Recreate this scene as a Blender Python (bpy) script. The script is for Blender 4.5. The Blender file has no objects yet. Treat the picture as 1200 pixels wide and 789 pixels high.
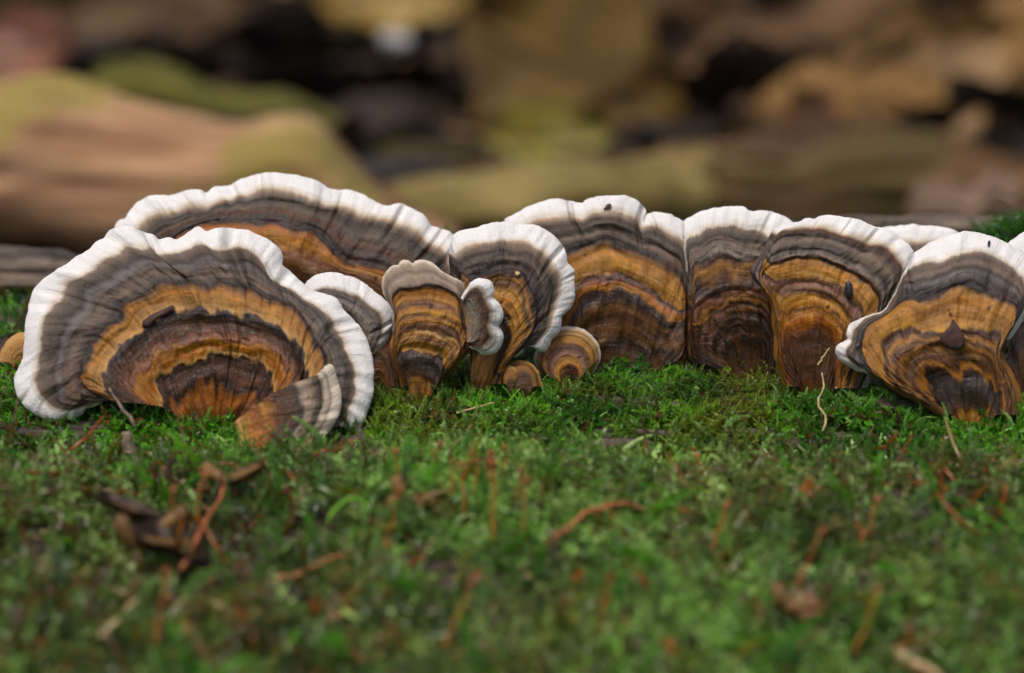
import bpy, math, random
import numpy as np
from mathutils import Vector, Matrix, noise as mnoise

# ------------------------------------------------------------------ camera, light, exposure
scene = bpy.context.scene
col = scene.collection
R = math.radians

PITCH = R(10.0)
DIST = 0.4170
F_PX = 100.0 / 36.0 * 1200.0            # focal length in photograph pixels
CAM = Vector((0.0, -DIST * math.cos(PITCH), DIST * math.sin(PITCH)))

cam_data = bpy.data.cameras.new("camera")
cam = bpy.data.objects.new("camera", cam_data)
col.objects.link(cam)
cam.location = CAM
cam.rotation_euler = (R(90) - PITCH, 0, 0)
cam_data.lens = 100.0
cam_data.sensor_width = 36.0
cam_data.clip_start = 0.01
cam_data.clip_end = 400.0
cam_data.dof.use_dof = True
cam_data.dof.focus_distance = DIST - 0.001
cam_data.dof.aperture_fstop = 10.0
scene.camera = cam

SUN_EL, SUN_AZ = R(58), R(200)          # azimuth clockwise from +Y: light from above, camera side
world = bpy.data.worlds.new("World")
scene.world = world
world.use_nodes = True
wn = world.node_tree
wn.nodes.clear()
wo = wn.nodes.new("ShaderNodeOutputWorld")
bg = wn.nodes.new("ShaderNodeBackground")
sky = wn.nodes.new("ShaderNodeTexSky")
sky.sky_type = 'NISHITA'
sky.sun_disc = False
sky.sun_elevation = SUN_EL
sky.sun_rotation = SUN_AZ
sky.dust_density = 4.0
sky.air_density = 0.7
bg.inputs[1].default_value = 0.10
wn.links.new(sky.outputs[0], bg.inputs[0])
wn.links.new(bg.outputs[0], wo.inputs[0])

sun_data = bpy.data.lights.new("sun", 'SUN')
sun_data.energy = 1.5
sun_data.angle = R(24)
sun_data.color = (1.0, 0.95, 0.88)
sun = bpy.data.objects.new("sun", sun_data)
col.objects.link(sun)
sdir = Vector((math.sin(SUN_AZ) * math.cos(SUN_EL), math.cos(SUN_AZ) * math.cos(SUN_EL), math.sin(SUN_EL)))
sun.rotation_euler = sdir.to_track_quat('Z', 'Y').to_euler()
sun.location = sdir * 3

scene.view_settings.view_transform = 'Standard'
scene.view_settings.look = 'None'
scene.view_settings.exposure = 0.55
scene.view_settings.gamma = 1.0
scene.view_settings.use_curve_mapping = False
scene.render.engine = 'CYCLES'
scene.cycles.use_denoising = True
scene.cycles.denoising_prefilter = 'FAST'
scene.cycles.max_bounces = 6

# ------------------------------------------------------------------ helpers
rng = np.random.default_rng(7)
random.seed(7)


def at(px, py, y):
    """photograph pixel seen at depth y (metres behind the row of brackets) -> world point (arrays allowed)"""
    px = np.asarray(px, float); py = np.asarray(py, float); y = np.asarray(y, float)
    dx = (px - 600.0) / F_PX
    dv = (394.5 - py) / F_PX
    dy = math.cos(PITCH) + dv * math.sin(PITCH)
    dz = -math.sin(PITCH) + dv * math.cos(PITCH)
    t = (y - CAM.y) / dy
    return np.stack([CAM.x + dx * t, y + 0 * t, CAM.z + dz * t], axis=-1)


def lin(c):
    out = []
    for v in c:
        v = v / 255.0
        out.append(v / 12.92 if v <= 0.04045 else ((v + 0.055) / 1.055) ** 2.4)
    return tuple(out) + (1.0,)


def hash2(ix, iy, seed):
    h = (ix.astype(np.int64) * 374761393 + iy.astype(np.int64) * 668265263 + seed * 974634777) & 0xFFFFFFFF
    h = ((h ^ (h >> 13)) * 1274126177) & 0xFFFFFFFF
    return ((h ^ (h >> 16)) & 0xFFFF) / 65535.0


def vnoise(x, y, seed=0):
    """value noise in 0..1"""
    x = np.asarray(x, float); y = np.asarray(y, float)
    x, y = np.broadcast_arrays(x, y)
    ix = np.floor(x); iy = np.floor(y)
    fx = x - ix; fy = y - iy
    fx = fx * fx * (3 - 2 * fx); fy = fy * fy * (3 - 2 * fy)
    a = hash2(ix, iy, seed); b = hash2(ix + 1, iy, seed)
    c = hash2(ix, iy + 1, seed); d = hash2(ix + 1, iy + 1, seed)
    return (a * (1 - fx) + b * fx) * (1 - fy) + (c * (1 - fx) + d * fx) * fy


def fbm(x, y, seed=0, octs=4):
    s = 0; a = 0.5; t = 0
    for o in range(octs):
        s = s + a * vnoise(np.asarray(x) * 2 ** o, np.asarray(y) * 2 ** o, seed + o * 17)
        t += a; a *= 0.5
    return s / t


def smooth(a, b, x):
    t = np.clip((np.asarray(x, float) - a) / (b - a), 0, 1)
    return t * t * (3 - 2 * t)


def mesh_from(name, verts, faces, mat=None, smooth_shade=True, uv=None):
    me = bpy.data.meshes.new(name)
    verts = np.asarray(verts, dtype=np.float32)
    me.vertices.add(len(verts))
    me.vertices.foreach_set("co", verts.ravel())
    if isinstance(faces, np.ndarray):
        n, k = faces.shape
        me.loops.add(n * k)
        me.loops.foreach_set("vertex_index", faces.astype(np.int32).ravel())
        me.polygons.add(n)
        me.polygons.foreach_set("loop_start", np.arange(0, n * k, k, dtype=np.int32))
        me.polygons.foreach_set("loop_total", np.full(n, k, dtype=np.int32))
    else:
        idx = [i for f in faces for i in f]
        me.loops.add(len(idx))
        me.loops.foreach_set("vertex_index", idx)
        me.polygons.add(len(faces))
        tot = [len(f) for f in faces]
        me.polygons.foreach_set("loop_start", np.concatenate([[0], np.cumsum(tot)[:-1]]).astype(np.int32))
        me.polygons.foreach_set("loop_total", tot)
    me.update(calc_edges=True)
    if smooth_shade:
        me.polygons.foreach_set("use_smooth", np.ones(len(me.polygons), dtype=bool))
    if uv is not None:
        lay = me.uv_layers.new(name="zone")
        li = np.empty(len(me.loops), dtype=np.int32)
        me.loops.foreach_get("vertex_index", li)
        lay.data.foreach_set("uv", np.asarray(uv, dtype=np.float32)[li].ravel())
    if mat:
        me.materials.append(mat)
    me.validate()
    return me


def link(name, me, parent=None):
    o = bpy.data.objects.new(name, me)
    col.objects.link(o)
    if parent is not None:
        o.parent = parent
    return o


def tag(o, label=None, cat=None, group=None, kind=None):
    if label: o["label"] = label
    if cat: o["category"] = cat
    if group: o["group"] = group
    if kind: o["kind"] = kind
    return o


def empty(name, loc):
    o = bpy.data.objects.new(name, None)
    o.empty_display_size = 0.005
    o.location = loc
    col.objects.link(o)
    return o


def grid_faces(r, c, wrap=False):
    i = np.arange(r - 1)[:, None]
    cc = c if wrap else c - 1
    j = np.arange(cc)[None, :]
    j2 = (j + 1) % c
    a = i * c + j; b = i * c + j2; d = (i + 1) * c + j; e = (i + 1) * c + j2
    return np.stack([a, b, e, d], axis=-1).reshape(-1, 4)


# ---- node helpers
class NT:
    def __init__(self, name):
        self.m = bpy.data.materials.new(name)
        self.m.use_nodes = True
        self.t = self.m.node_tree
        self.t.nodes.clear()
        self.out = self.t.nodes.new("ShaderNodeOutputMaterial")

    def n(self, typ, **kw):
        nd = self.t.nodes.new(typ)
        for k, v in kw.items():
            setattr(nd, k, v)
        return nd

    def set(self, sock, v):
        if isinstance(v, bpy.types.NodeSocket):
            self.t.links.new(v, sock)
        else:
            sock.default_value = v

    def math(self, op, a, b=0.0, clamp=False):
        nd = self.n("ShaderNodeMath", operation=op, use_clamp=clamp)
        self.set(nd.inputs[0], a); self.set(nd.inputs[1], b)
        return nd.outputs[0]

    def noise(self, vec, scale, detail=3.0, rough=0.55, dist=0.0):
        nd = self.n("ShaderNodeTexNoise")
        self.set(nd.inputs["Vector"], vec)
        nd.inputs["Scale"].default_value = scale
        nd.inputs["Detail"].default_value = detail
        nd.inputs["Roughness"].default_value = rough
        nd.inputs["Distortion"].default_value = dist
        return nd.outputs[0]

    def comb(self, x, y, z=0.0):
        nd = self.n("ShaderNodeCombineXYZ")
        self.set(nd.inputs[0], x); self.set(nd.inputs[1], y); self.set(nd.inputs[2], z)
        return nd.outputs[0]

    def mapr(self, v, a, b, c, d):
        nd = self.n("ShaderNodeMapRange")
        self.set(nd.inputs[0], v)
        for i, q in enumerate((a, b, c, d)):
            nd.inputs[i + 1].default_value = q
        return nd.outputs[0]

    def ramp(self, v, stops, interp='LINEAR'):
        nd = self.n("ShaderNodeValToRGB")
        cr = nd.color_ramp
        cr.interpolation = interp
        while len(cr.elements) > 1:
            cr.elements.remove(cr.elements[-1])
        cr.elements[0].position = stops[0][0]
        cr.elements[0].color = stops[0][1]
        for p, c in stops[1:]:
            e = cr.elements.new(p)
            e.color = c
        self.set(nd.inputs[0], v)
        return nd.outputs[0]

    def mix(self, f, a, b, blend='MIX'):
        nd = self.n("ShaderNodeMix", data_type='RGBA', blend_type=blend)
        self.set(nd.inputs[0], f); self.set(nd.inputs[6], a); self.set(nd.inputs[7], b)
        return nd.outputs[2]

    def scale_col(self, c, f):
        nd = self.n("ShaderNodeVectorMath", operation='SCALE')
        self.set(nd.inputs[0], c); self.set(nd.inputs[3], f)
        return nd.outputs[0]

    def bump(self, h, strength, dist):
        nd = self.n("ShaderNodeBump")
        nd.inputs["Strength"].default_value = strength
        nd.inputs["Distance"].default_value = dist
        self.set(nd.inputs["Height"], h)
        return nd.outputs[0]

    def bsdf(self, color, rough, normal=None, spec=0.5):
        nd = self.n("ShaderNodeBsdfPrincipled")
        self.set(nd.inputs["Base Color"], color)
        self.set(nd.inputs["Roughness"], rough)
        nd.inputs["Specular IOR Level"].default_value = spec
        if normal is not None:
            self.set(nd.inputs["Normal"], normal)
        return nd.outputs[0]

    def done(self, shader):
        self.t.links.new(shader, self.out.inputs[0])
        return self.m

    def objco(self):
        return self.n("ShaderNodeTexCoord").outputs["Object"]


# ------------------------------------------------------------------ palette (surface colours)
P = {k: lin(v) for k, v in dict(
    white=(216, 213, 209), cream=(196, 183, 164), beige=(150, 128, 106), fawn=(110, 92, 78),
    grey=(87, 76, 65), lgrey=(120, 108, 96), dgrey=(58, 49, 41), lilac=(98, 91, 88), purple=(56, 43, 44),
    dark=(38, 27, 21), brown=(98, 65, 32), dbrown=(66, 42, 24), ochre=(156, 108, 46), orange=(160, 105, 27),
    deep=(150, 87, 20), tan=(178, 134, 72), pink=(124, 86, 68), gold=(162, 114, 34), rust=(108, 60, 22),
    umber=(80, 50, 30), taupe=(150, 130, 112)).items()}


def cap_material(name, stops, seed, wave=0.05, fibre=0.012, grime=0.5):
    m = NT(name)
    uvn = m.n("ShaderNodeUVMap", uv_map="zone")
    sep = m.n("ShaderNodeSeparateXYZ")
    m.t.links.new(uvn.outputs[0], sep.inputs[0])
    x, u = sep.outputs[0], sep.outputs[1]
    oc = m.objco()
    n_wave = m.noise(m.comb(m.math('MULTIPLY', x, 0.28), m.math('MULTIPLY', u, 3.0), seed * 3.1), 1.0, 1.8, 0.5)
    n_fib = m.noise(m.comb(m.math('MULTIPLY', x, 5.0), m.math('MULTIPLY', u, 7.0), seed * 5.7), 1.0, 3.0, 0.6)
    n_ring = m.noise(m.comb(m.math('MULTIPLY', x, 0.09), m.math('MULTIPLY', u, 34.0), seed * 1.7), 1.0, 3.0, 0.6)
    n_mot = m.noise(oc, 420.0, 4.0, 0.65)
    n_pat = m.noise(oc, 130.0, 3.0, 0.6)
    n_fine = m.noise(oc, 2600.0, 2.0, 0.6)
    # zone edges wander, each zone frays into fibres
    inner = m.mapr(u, 0.55, 0.0, 1.0, 2.2)
    w = m.math('MULTIPLY', m.math('SUBTRACT', n_wave, 0.5), m.math('MULTIPLY', inner, wave * 2))
    f = m.math('MULTIPLY', m.math('SUBTRACT', n_fib, 0.5), fibre * 2)
    q = m.math('MULTIPLY', m.math('SUBTRACT', n_mot, 0.5), m.mapr(u, 0.25, 0.7, 0.025, 0.015))
    n_blot = m.noise(m.comb(m.math('MULTIPLY', x, 0.16), m.math('MULTIPLY', u, 11.0), seed * 2.3), 1.0, 1.6, 0.5)
    q = m.math('ADD', q, m.math('MULTIPLY', m.math('SUBTRACT', n_blot, 0.5), m.mapr(u, 0.3, 0.8, 0.12, 0.035)))
    uc = m.math('ADD', m.math('ADD', u, w), m.math('ADD', f, q))
    c = m.ramp(uc, stops)
    isin = m.mapr(u, 0.90, 0.80, 0.0, 1.0)           # zoned part against the pale margin
    k = m.math('MULTIPLY', m.mapr(n_ring, 0.25, 0.75, 0.80, 1.14), m.mapr(n_fib, 0.25, 0.75, 0.86, 1.10))
    k = m.math('MULTIPLY', k, m.mapr(n_mot, 0.3, 0.7, 0.72, 1.18))
    k = m.math('MULTIPLY', k, m.mapr(n_blot, 0.3, 0.7, 0.74, 1.16))
    kk = m.math('ADD', m.math('MULTIPLY', m.math('SUBTRACT', k, 1.0), m.mapr(isin, 0, 1, 0.16, 1.0)), 1.0)
    c = m.scale_col(c, kk)
    # rusty or umber patches inside, faint tan stain on the margin
    pt = m.math('MULTIPLY', m.mapr(n_pat, 0.52, 0.72, 0.0, grime), isin)
    c = m.mix(pt, c, P['umber'])
    st = m.math('MULTIPLY', m.mapr(m.noise(m.comb(m.math('MULTIPLY', x, 0.9), u, seed), 1.0, 4.0, 0.7), 0.55, 0.75, 0.0, 0.35), m.math('SUBTRACT', 1.0, isin))
    c = m.mix(st, c, P['beige'])
    # dark specks
    sp = m.mapr(m.noise(oc, 900.0, 0.0), 0.80, 0.84, 0.0, 0.85)
    sp = m.math('MULTIPLY', sp, m.mapr(isin, 0, 1, 0.12, 1.0))
    c = m.mix(sp, c, P['dark'])
    h = m.math('ADD', m.math('MULTIPLY', n_ring, m.mapr(isin, 0, 1, 0.2, 0.6)), m.math('MULTIPLY', n_fib, 0.35))
    h = m.math('ADD', h, m.math('MULTIPLY', n_mot, 0.6))
    h = m.math('ADD', h, m.math('MULTIPLY', n_fine, 0.22))
    nor = m.bump(h, 0.75, 0.0006)
    rough = m.math('ADD', m.mapr(u, 0.3, 0.9, 0.30, 0.74), m.math('MULTIPLY', m.math('SUBTRACT', n_mot, 0.5), 0.35))
    return m.done(m.bsdf(c, rough, nor, 0.45))


def pore_material():
    m = NT("pore_surface")
    oc = m.objco()
    n1 = m.noise(oc, 160.0, 3.0)
    v = m.n("ShaderNodeTexVoronoi")
    m.set(v.inputs["Vector"], oc)
    v.inputs["Scale"].default_value = 3500.0
    c = m.ramp(n1, [(0.3, lin((190, 172, 146))), (0.7, lin((226, 214, 194)))])
    return m.done(m.bsdf(c, 0.8, m.bump(v.outputs[0], 0.5, 0.0002), 0.3))


PORE = pore_material()


# ------------------------------------------------------------------ brackets
def resample(pts, n, jag=0.0, seed=0, soft=1):
    p = np.asarray(pts, float)
    # Catmull-Rom through the traced points
    q = np.vstack([2 * p[0] - p[1], p, 2 * p[-1] - p[-2]])
    seg = []
    t = np.linspace(0, 1, 9)[:-1, None]
    for i in range(len(p) - 1):
        a, b, c, d = q[i], q[i + 1], q[i + 2], q[i + 3]
        seg.append(0.5 * (2 * b + (c - a) * t + (2 * a - 5 * b + 4 * c - d) * t ** 2 + (3 * b - a - 3 * c + d) * t ** 3))
    s = np.vstack(seg + [p[-1:]])
    L = np.concatenate([[0], np.cumsum(np.hypot(*np.diff(s, axis=0).T))])
    v = np.linspace(0, L[-1], n)
    r = np.stack([np.interp(v, L, s[:, 0]), np.interp(v, L, s[:, 1])], axis=1)
    for _ in range(soft):
        r[1:-1] = 0.5 * r[1:-1] + 0.25 * (r[:-2] + r[2:])
    if jag:
        tn = np.gradient(r, axis=0)
        nn = np.stack([tn[:, 1], -tn[:, 0]], axis=1) / (np.hypot(tn[:, 0], tn[:, 1])[:, None] + 1e-9)
        a = (fbm(v / 7.0, 0 * v + seed, seed, 3) - 0.5) * 2 * jag
        r = r + nn * a[:, None]
    return r, L[-1]


def bracket(name, label, contours, ramp, y0, lean=0.22, dome=2.6, wrap=0.0, base=450, thick=1.6, umax=(1, 1, 0.08),
            folds=(), seed=1, nv=200, nu=72, cat="bracket fungus", group="bracket fungi along the log", uedge=0.84,
            wave=0.05, fibre=0.012, grime=0.5, ruffle=0.5, jag=1.0, twist=0.0, steps=(), flat=True, dull=()):
    """contours: [(zone coordinate, traced line)] from the margin inwards to the attachment; y0, dome, wrap, thick in mm"""
    thick = thick * 0.68
    contours = sorted(contours, key=lambda c: c[0])
    us = np.array([c[0] for c in contours])
    rs = []
    for u_, pts in contours:
        if u_ == 0.0 and flat:
            lo = max(q[1] for q in pts) + 14
            pts = [(q[0], lo) for q in pts]
        r, L = resample(pts, nv, jag if u_ > 0.99 else 0.8 * jag, seed + int(u_ * 50), 1 if u_ > 0.99 else 3)
        rs.append(r)
    rs = np.array(rs)
    # more rows towards the margin
    uu = np.unique(np.concatenate([np.linspace(0, 0.9, nu), np.linspace(0.9, 1.0, 14)]))
    G = np.zeros((len(uu), nv, 2))
    for k in range(2):
        for j in range(nv):
            G[:, j, k] = np.interp(uu, us, rs[:, j, k])
    for _ in range(3):
        G[1:-1] = 0.5 * G[1:-1] + 0.25 * (G[:-2] + G[2:])
    for _ in range(2):
        G[:-1, 1:-1] = 0.5 * G[:-1, 1:-1] + 0.25 * (G[:-1, :-2] + G[:-1, 2:])
    v = np.linspace(0, 1, nv)[None, :]
    u = uu[:, None]
    mm = L * 0.125                                     # margin length in mm
    height = (base - G[..., 1]) * 0.125                # mm above the attachment line
    d = y0 + lean * height - dome * (1.0 - (2 * u - 0.95) ** 2) * np.ones_like(v)
    d = d - wrap * (np.abs(2 * v - 1) ** 2.2) * u
    d = d + twist * (v - 0.5) * u
    # radial ruffles grow towards the margin, growth rings make small terraces
    sz = min(1.0, mm / 45.0)                           # small caps carry small relief
    xm = (v - 0.5) * mm * (0.4 + 0.6 * smooth(0, .62, u)) + 60.0
    d = d + (fbm(xm * 0.22, u * 1.2 + seed, seed, 3) - 0.5) * 2 * ruffle * 1.5 * smooth(0.15, 0.95, u)
    d = d + (fbm(xm * 0.9, u * 2.0 + seed, seed + 5, 2) - 0.5) * ruffle * 0.75 * smooth(0.5, 0.95, u)
    d = d + (fbm(u * 15.0 + 0 * v, xm * 0.06, seed + 9, 3) - 0.5) * 1.1 * sz * (1 - smooth(0.8, 0.95, u))
    d = d + (fbm(xm * 0.6, u * 7.0, seed + 21, 3) - 0.5) * 0.8 * sz * (1 - smooth(0.7, 0.95, u))
    for s_, amp in steps:                              # terraces: what lies outside the ring sits lower
        wig = (fbm(v * mm * 0.35, 0 * u + 3.3, seed + 31, 3) - 0.5) * 0.05
        d = d + amp * smooth(s_ - 0.012, s_ + 0.012, u + wig)
    for fv, fu, amp, wd, *fe in folds:                 # radial creases between lobes, or ridges that end at fe
        w_ = amp * np.exp(-((v - fv) / wd) ** 2) * smooth(fu, min(1.0, fu + 0.25), u)
        d = d + (w_ * (1 - smooth(fe[0] - .1, fe[0], u)) if fe else w_)
    ur = 0.93
    tt = np.clip((u - ur) / (1 - ur), 0, 1)
    d = d + 0.55 * thick * 0.6 * (1 - np.sqrt(np.clip(1 - (tt * 0.98) ** 2, 0, 1)))
    ends = smooth(0, 0.03, v) * (1 - smooth(0.97, 1.0, v))
    tk = thick * (0.55 + 0.75 * (1 - u) ** 1.2) * (0.15 + 0.85 * ends)
    front = at(G[..., 0], G[..., 1], d * 0.001)
    back_i = np.unique(np.linspace(0, len(uu) - 1, 16).astype(int))[::-1]
    ctr = G.mean(axis=(0, 1))
    # rim: bulge outwards a little between front and back
    g1 = G[-1]
    tn = np.gradient(g1, axis=0)
    nn = np.stack([tn[:, 1], -tn[:, 0]], axis=1) / (np.hypot(tn[:, 0], tn[:, 1])[:, None] + 1e-9)
    rows = [front]
    for fr, ou in ((0.3, 1.2), (0.62, 1.3)):
        gg = g1 + nn * ou
        rows.append(at(gg[:, 0], gg[:, 1], (d[-1] + tk[-1] * fr) * 0.001)[None])
    rows.append(at(G[back_i, :, 0], G[back_i, :, 1], (d[back_i] + tk[back_i]) * 0.001))
    A = np.concatenate(rows, axis=0)
    row_u = np.concatenate([uu, [1.0, 1.0], uu[back_i]])
    ucol = np.repeat(row_u[:, None], nv, axis=1)
    lim = umax[0] + (1 - umax[0]) * smooth(0.65 * umax[2], umax[2], v)
    lim = np.minimum(lim, umax[1] + (1 - umax[1]) * smooth(0.65 * umax[2], umax[2], 1 - v))
    for x0, x1, y0_, y1_, lm in dull:                   # stretches of the edge without a white margin
        w_ = ((g1[:, 0] > x0) & (g1[:, 0] < x1) & (g1[:, 1] > y0_) & (g1[:, 1] < y1_)).astype(float)
        w_ = np.convolve(np.pad(w_, 6, mode='edge'), np.ones(13) / 13, 'valid')
        lim = np.minimum(lim, 1 - (1 - lm) * w_[None, :])
    ucol = ucol * lim
    Lrow = (mm * (0.4 + 0.6 * smooth(0, .62, row_u)))[:, None]
    UV = np.stack([(v - 0.5) * Lrow + 40.0, ucol], axis=-1)
    # normals of the whole skin, so that the parts meet without a seam
    du = np.gradient(A, axis=0); dv = np.gradient(A, axis=1)
    N = np.cross(dv, du)
    N /= np.linalg.norm(N, axis=-1, keepdims=True) + 1e-12
    ntop = len(uu)
    if N[:ntop, :, 1].mean() > 0:
        N = -N
        flip = True
    else:
        flip = False
    loc = A[0].mean(axis=0)
    root = empty(name, loc)
    tag(root, label, cat, group)
    mat = cap_material(name + "_zones", ramp, seed, wave, fibre, grime)
    iW = int(np.searchsorted(uu, uedge))
    iB = ntop + 2 + 3
    for pname, r0, r1, mt in (("cap", 0, iW, mat), ("margin", iW, iB, mat), ("pore_surface", iB, len(row_u) - 1, PORE)):
        V = (A[r0:r1 + 1] - loc).reshape(-1, 3)
        F = grid_faces(r1 - r0 + 1, nv)
        if flip:
            F = F[:, ::-1]
        me = mesh_from(pname, V, F, mt, True, UV[r0:r1 + 1].reshape(-1, 2))
        me.normals_split_custom_set_from_vertices(N[r0:r1 + 1].reshape(-1, 3).tolist())
        link(pname, me, root)
    return root, (G, d, uu)


def st(*a):
    return [(p, P[c] if isinstance(c, str) else c) for p, c in a]


WHITE_END = (0.85, 'fawn'), (0.872, 'beige'), (0.893, 'cream'), (0.915, 'white'), (1.0, 'white')

B = {}
B['front_left'] = bracket(
    "bracket_fungus", "largest fan-shaped bracket in front, orange centre, grey band, broad white wavy rim", [
        (1.0, [(120, 470), (112, 475), (100, 478), (96, 484), (86, 491), (80, 491), (77, 487), (74, 491), (64, 493), (50, 489), (34, 480), (22, 464), (18, 448), (22, 432), (28, 420), (29, 406), (30, 390), (30, 380), (33, 368), (36, 352), (41, 340), (52, 328), (66, 318), (80, 310), (90, 302), (104, 294), (112, 285), (122, 281), (125, 275), (133, 269), (144, 266), (156, 268), (170, 274), (180, 277), (186, 282), (197, 279), (206, 282), (217, 277), (226, 270), (233, 267), (240, 272), (246, 271), (260, 268), (286, 270), (298, 275), (314, 282), (326, 292), (331, 302), (330, 312), (338, 317), (346, 326), (354, 333), (364, 341), (378, 345), (392, 350), (398, 357), (403, 366), (414, 376), (424, 388), (432, 406), (436, 424), (437, 444), (435, 466), (428, 486), (421, 502), (408, 503), (396, 501)]),
        (0.87, [(124, 470), (110, 473), (97, 477), (80, 481), (66, 479), (54, 470), (43, 456), (39, 444), (44, 430), (47, 416), (46, 398), (49, 382), (56, 368), (64, 356), (76, 342), (92, 328), (108, 314), (128, 301), (140, 291), (150, 285), (162, 290), (170, 293), (178, 291), (184, 301), (196, 296), (216, 293), (224, 288), (240, 287), (250, 292), (286, 290), (300, 296), (308, 306), (313, 320), (322, 330), (340, 339), (356, 352), (376, 360), (386, 372), (388, 386), (398, 396), (406, 412), (415, 430), (417, 446), (417, 462), (410, 478), (400, 496), (390, 500)]),
        (0.62, [(132, 470), (112, 462), (99, 454), (95, 444), (97, 428), (102, 410), (110, 396), (124, 384), (140, 376), (143, 363), (152, 354), (172, 344), (186, 336), (208, 330), (240, 332), (260, 333), (284, 334), (300, 342), (310, 349), (330, 353), (348, 364), (356, 376), (362, 388), (372, 404), (380, 418), (380, 432), (374, 455), (366, 490)]),
        (0.47, [(140, 471), (123, 456), (124, 434), (140, 412), (164, 390), (180, 373), (208, 366), (240, 367), (266, 368), (286, 372), (308, 378), (326, 386), (345, 400), (350, 412), (358, 430), (358, 455), (352, 490)]),
        (0.33, [(168, 473), (158, 455), (160, 437), (180, 418), (208, 406), (240, 395), (270, 396), (290, 401), (310, 406), (328, 413), (340, 430), (343, 450), (336, 488)]),
        (0.18, [(192, 477), (190, 452), (210, 436), (238, 424), (262, 420), (284, 422), (306, 430), (318, 444), (318, 485)]),
        (0.0, [(226, 484), (234, 470), (248, 462), (262, 460), (276, 466), (286, 486)])],
    st((0, 'dbrown'), (.04, 'rust'), (.08, 'deep'), (.11, 'dark'), (.15, 'umber'), (.19, 'dark'), (.215, 'tan'), (.25, 'deep'), (.30, 'orange'), (.325, 'rust'), (.345, 'pink'), (.36, 'rust'), (.38, 'dbrown'), (.405, 'umber'), (.425, 'dbrown'), (.455, 'dark'), (.475, 'purple'), (.49, 'tan'), (.53, 'ochre'), (.575, 'orange'), (.605, 'brown'), (.62, 'dark'), (.638, 'dgrey'), (.69, 'fawn'), (.73, 'grey'), (.765, 'lilac'), (.79, 'dgrey'), (.83, 'grey'), (.86, 'fawn'), (.88, 'cream'), (.91, 'white'), (1, 'white')),
    y0=-8.5, lean=0.26, dome=3.0, wrap=1.5, base=470, thick=1.9, folds=[(.468, .55, 1.6, .006), (.60, .5, 1.8, .012), (.705, .5, 1.6, .01), (.41, .7, 1.0, .012), (.13, .85, .6, .004), (.335, .6, -.8, .02), (.53, .0, -.5, .006, .6), (.575, .05, .5, .005, .55), (.47, .3, -.3, .005, .62)],
    seed=3, nv=420, nu=96, ruffle=0.75, steps=[(.62, .55), (.475, .4), (.33, .3)], wave=0.045, grime=.55)

B['flap'] = bracket(
    "bracket_fungus", "low tan flap rising from the moss in front of the largest bracket", [
        (1.0, [(380, 431), (387, 428), (391, 433), (394, 444), (399, 462), (398, 480), (390, 498), (376, 516), (360, 532)]),
        (0.80, [(370, 440), (374, 442), (378, 462), (378, 476), (370, 494), (358, 512), (348, 530)]),
        (0.62, [(350, 447), (355, 452), (358, 466), (357, 486), (348, 506), (338, 528)]),
        (0.38, [(318, 461), (322, 475), (325, 490), (320, 508), (315, 528)]),
        (0.20, [(292, 481), (298, 495), (300, 510), (295, 528)]),
        (0.0, [(272, 496), (276, 506), (276, 518), (270, 532)])],
    st((0, 'brown'), (.08, 'tan'), (.14, 'orange'), (.22, 'deep'), (.3, 'orange'), (.36, 'rust'), (.42, 'umber'), (.5, 'umber'), (.58, 'dgrey'), (.62, 'taupe'), (.68, 'beige'), (.73, 'grey'), (.785, 'dgrey'), (.80, 'beige'), (.84, 'cream'), (.89, 'taupe'), (.92, 'cream'), (1, 'cream')),
    y0=-13.5, lean=0.15, dome=1.5, base=520, thick=1.3, seed=11, nv=140, nu=60, uedge=0.8, grime=.3, jag=.5, flat=False)

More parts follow.
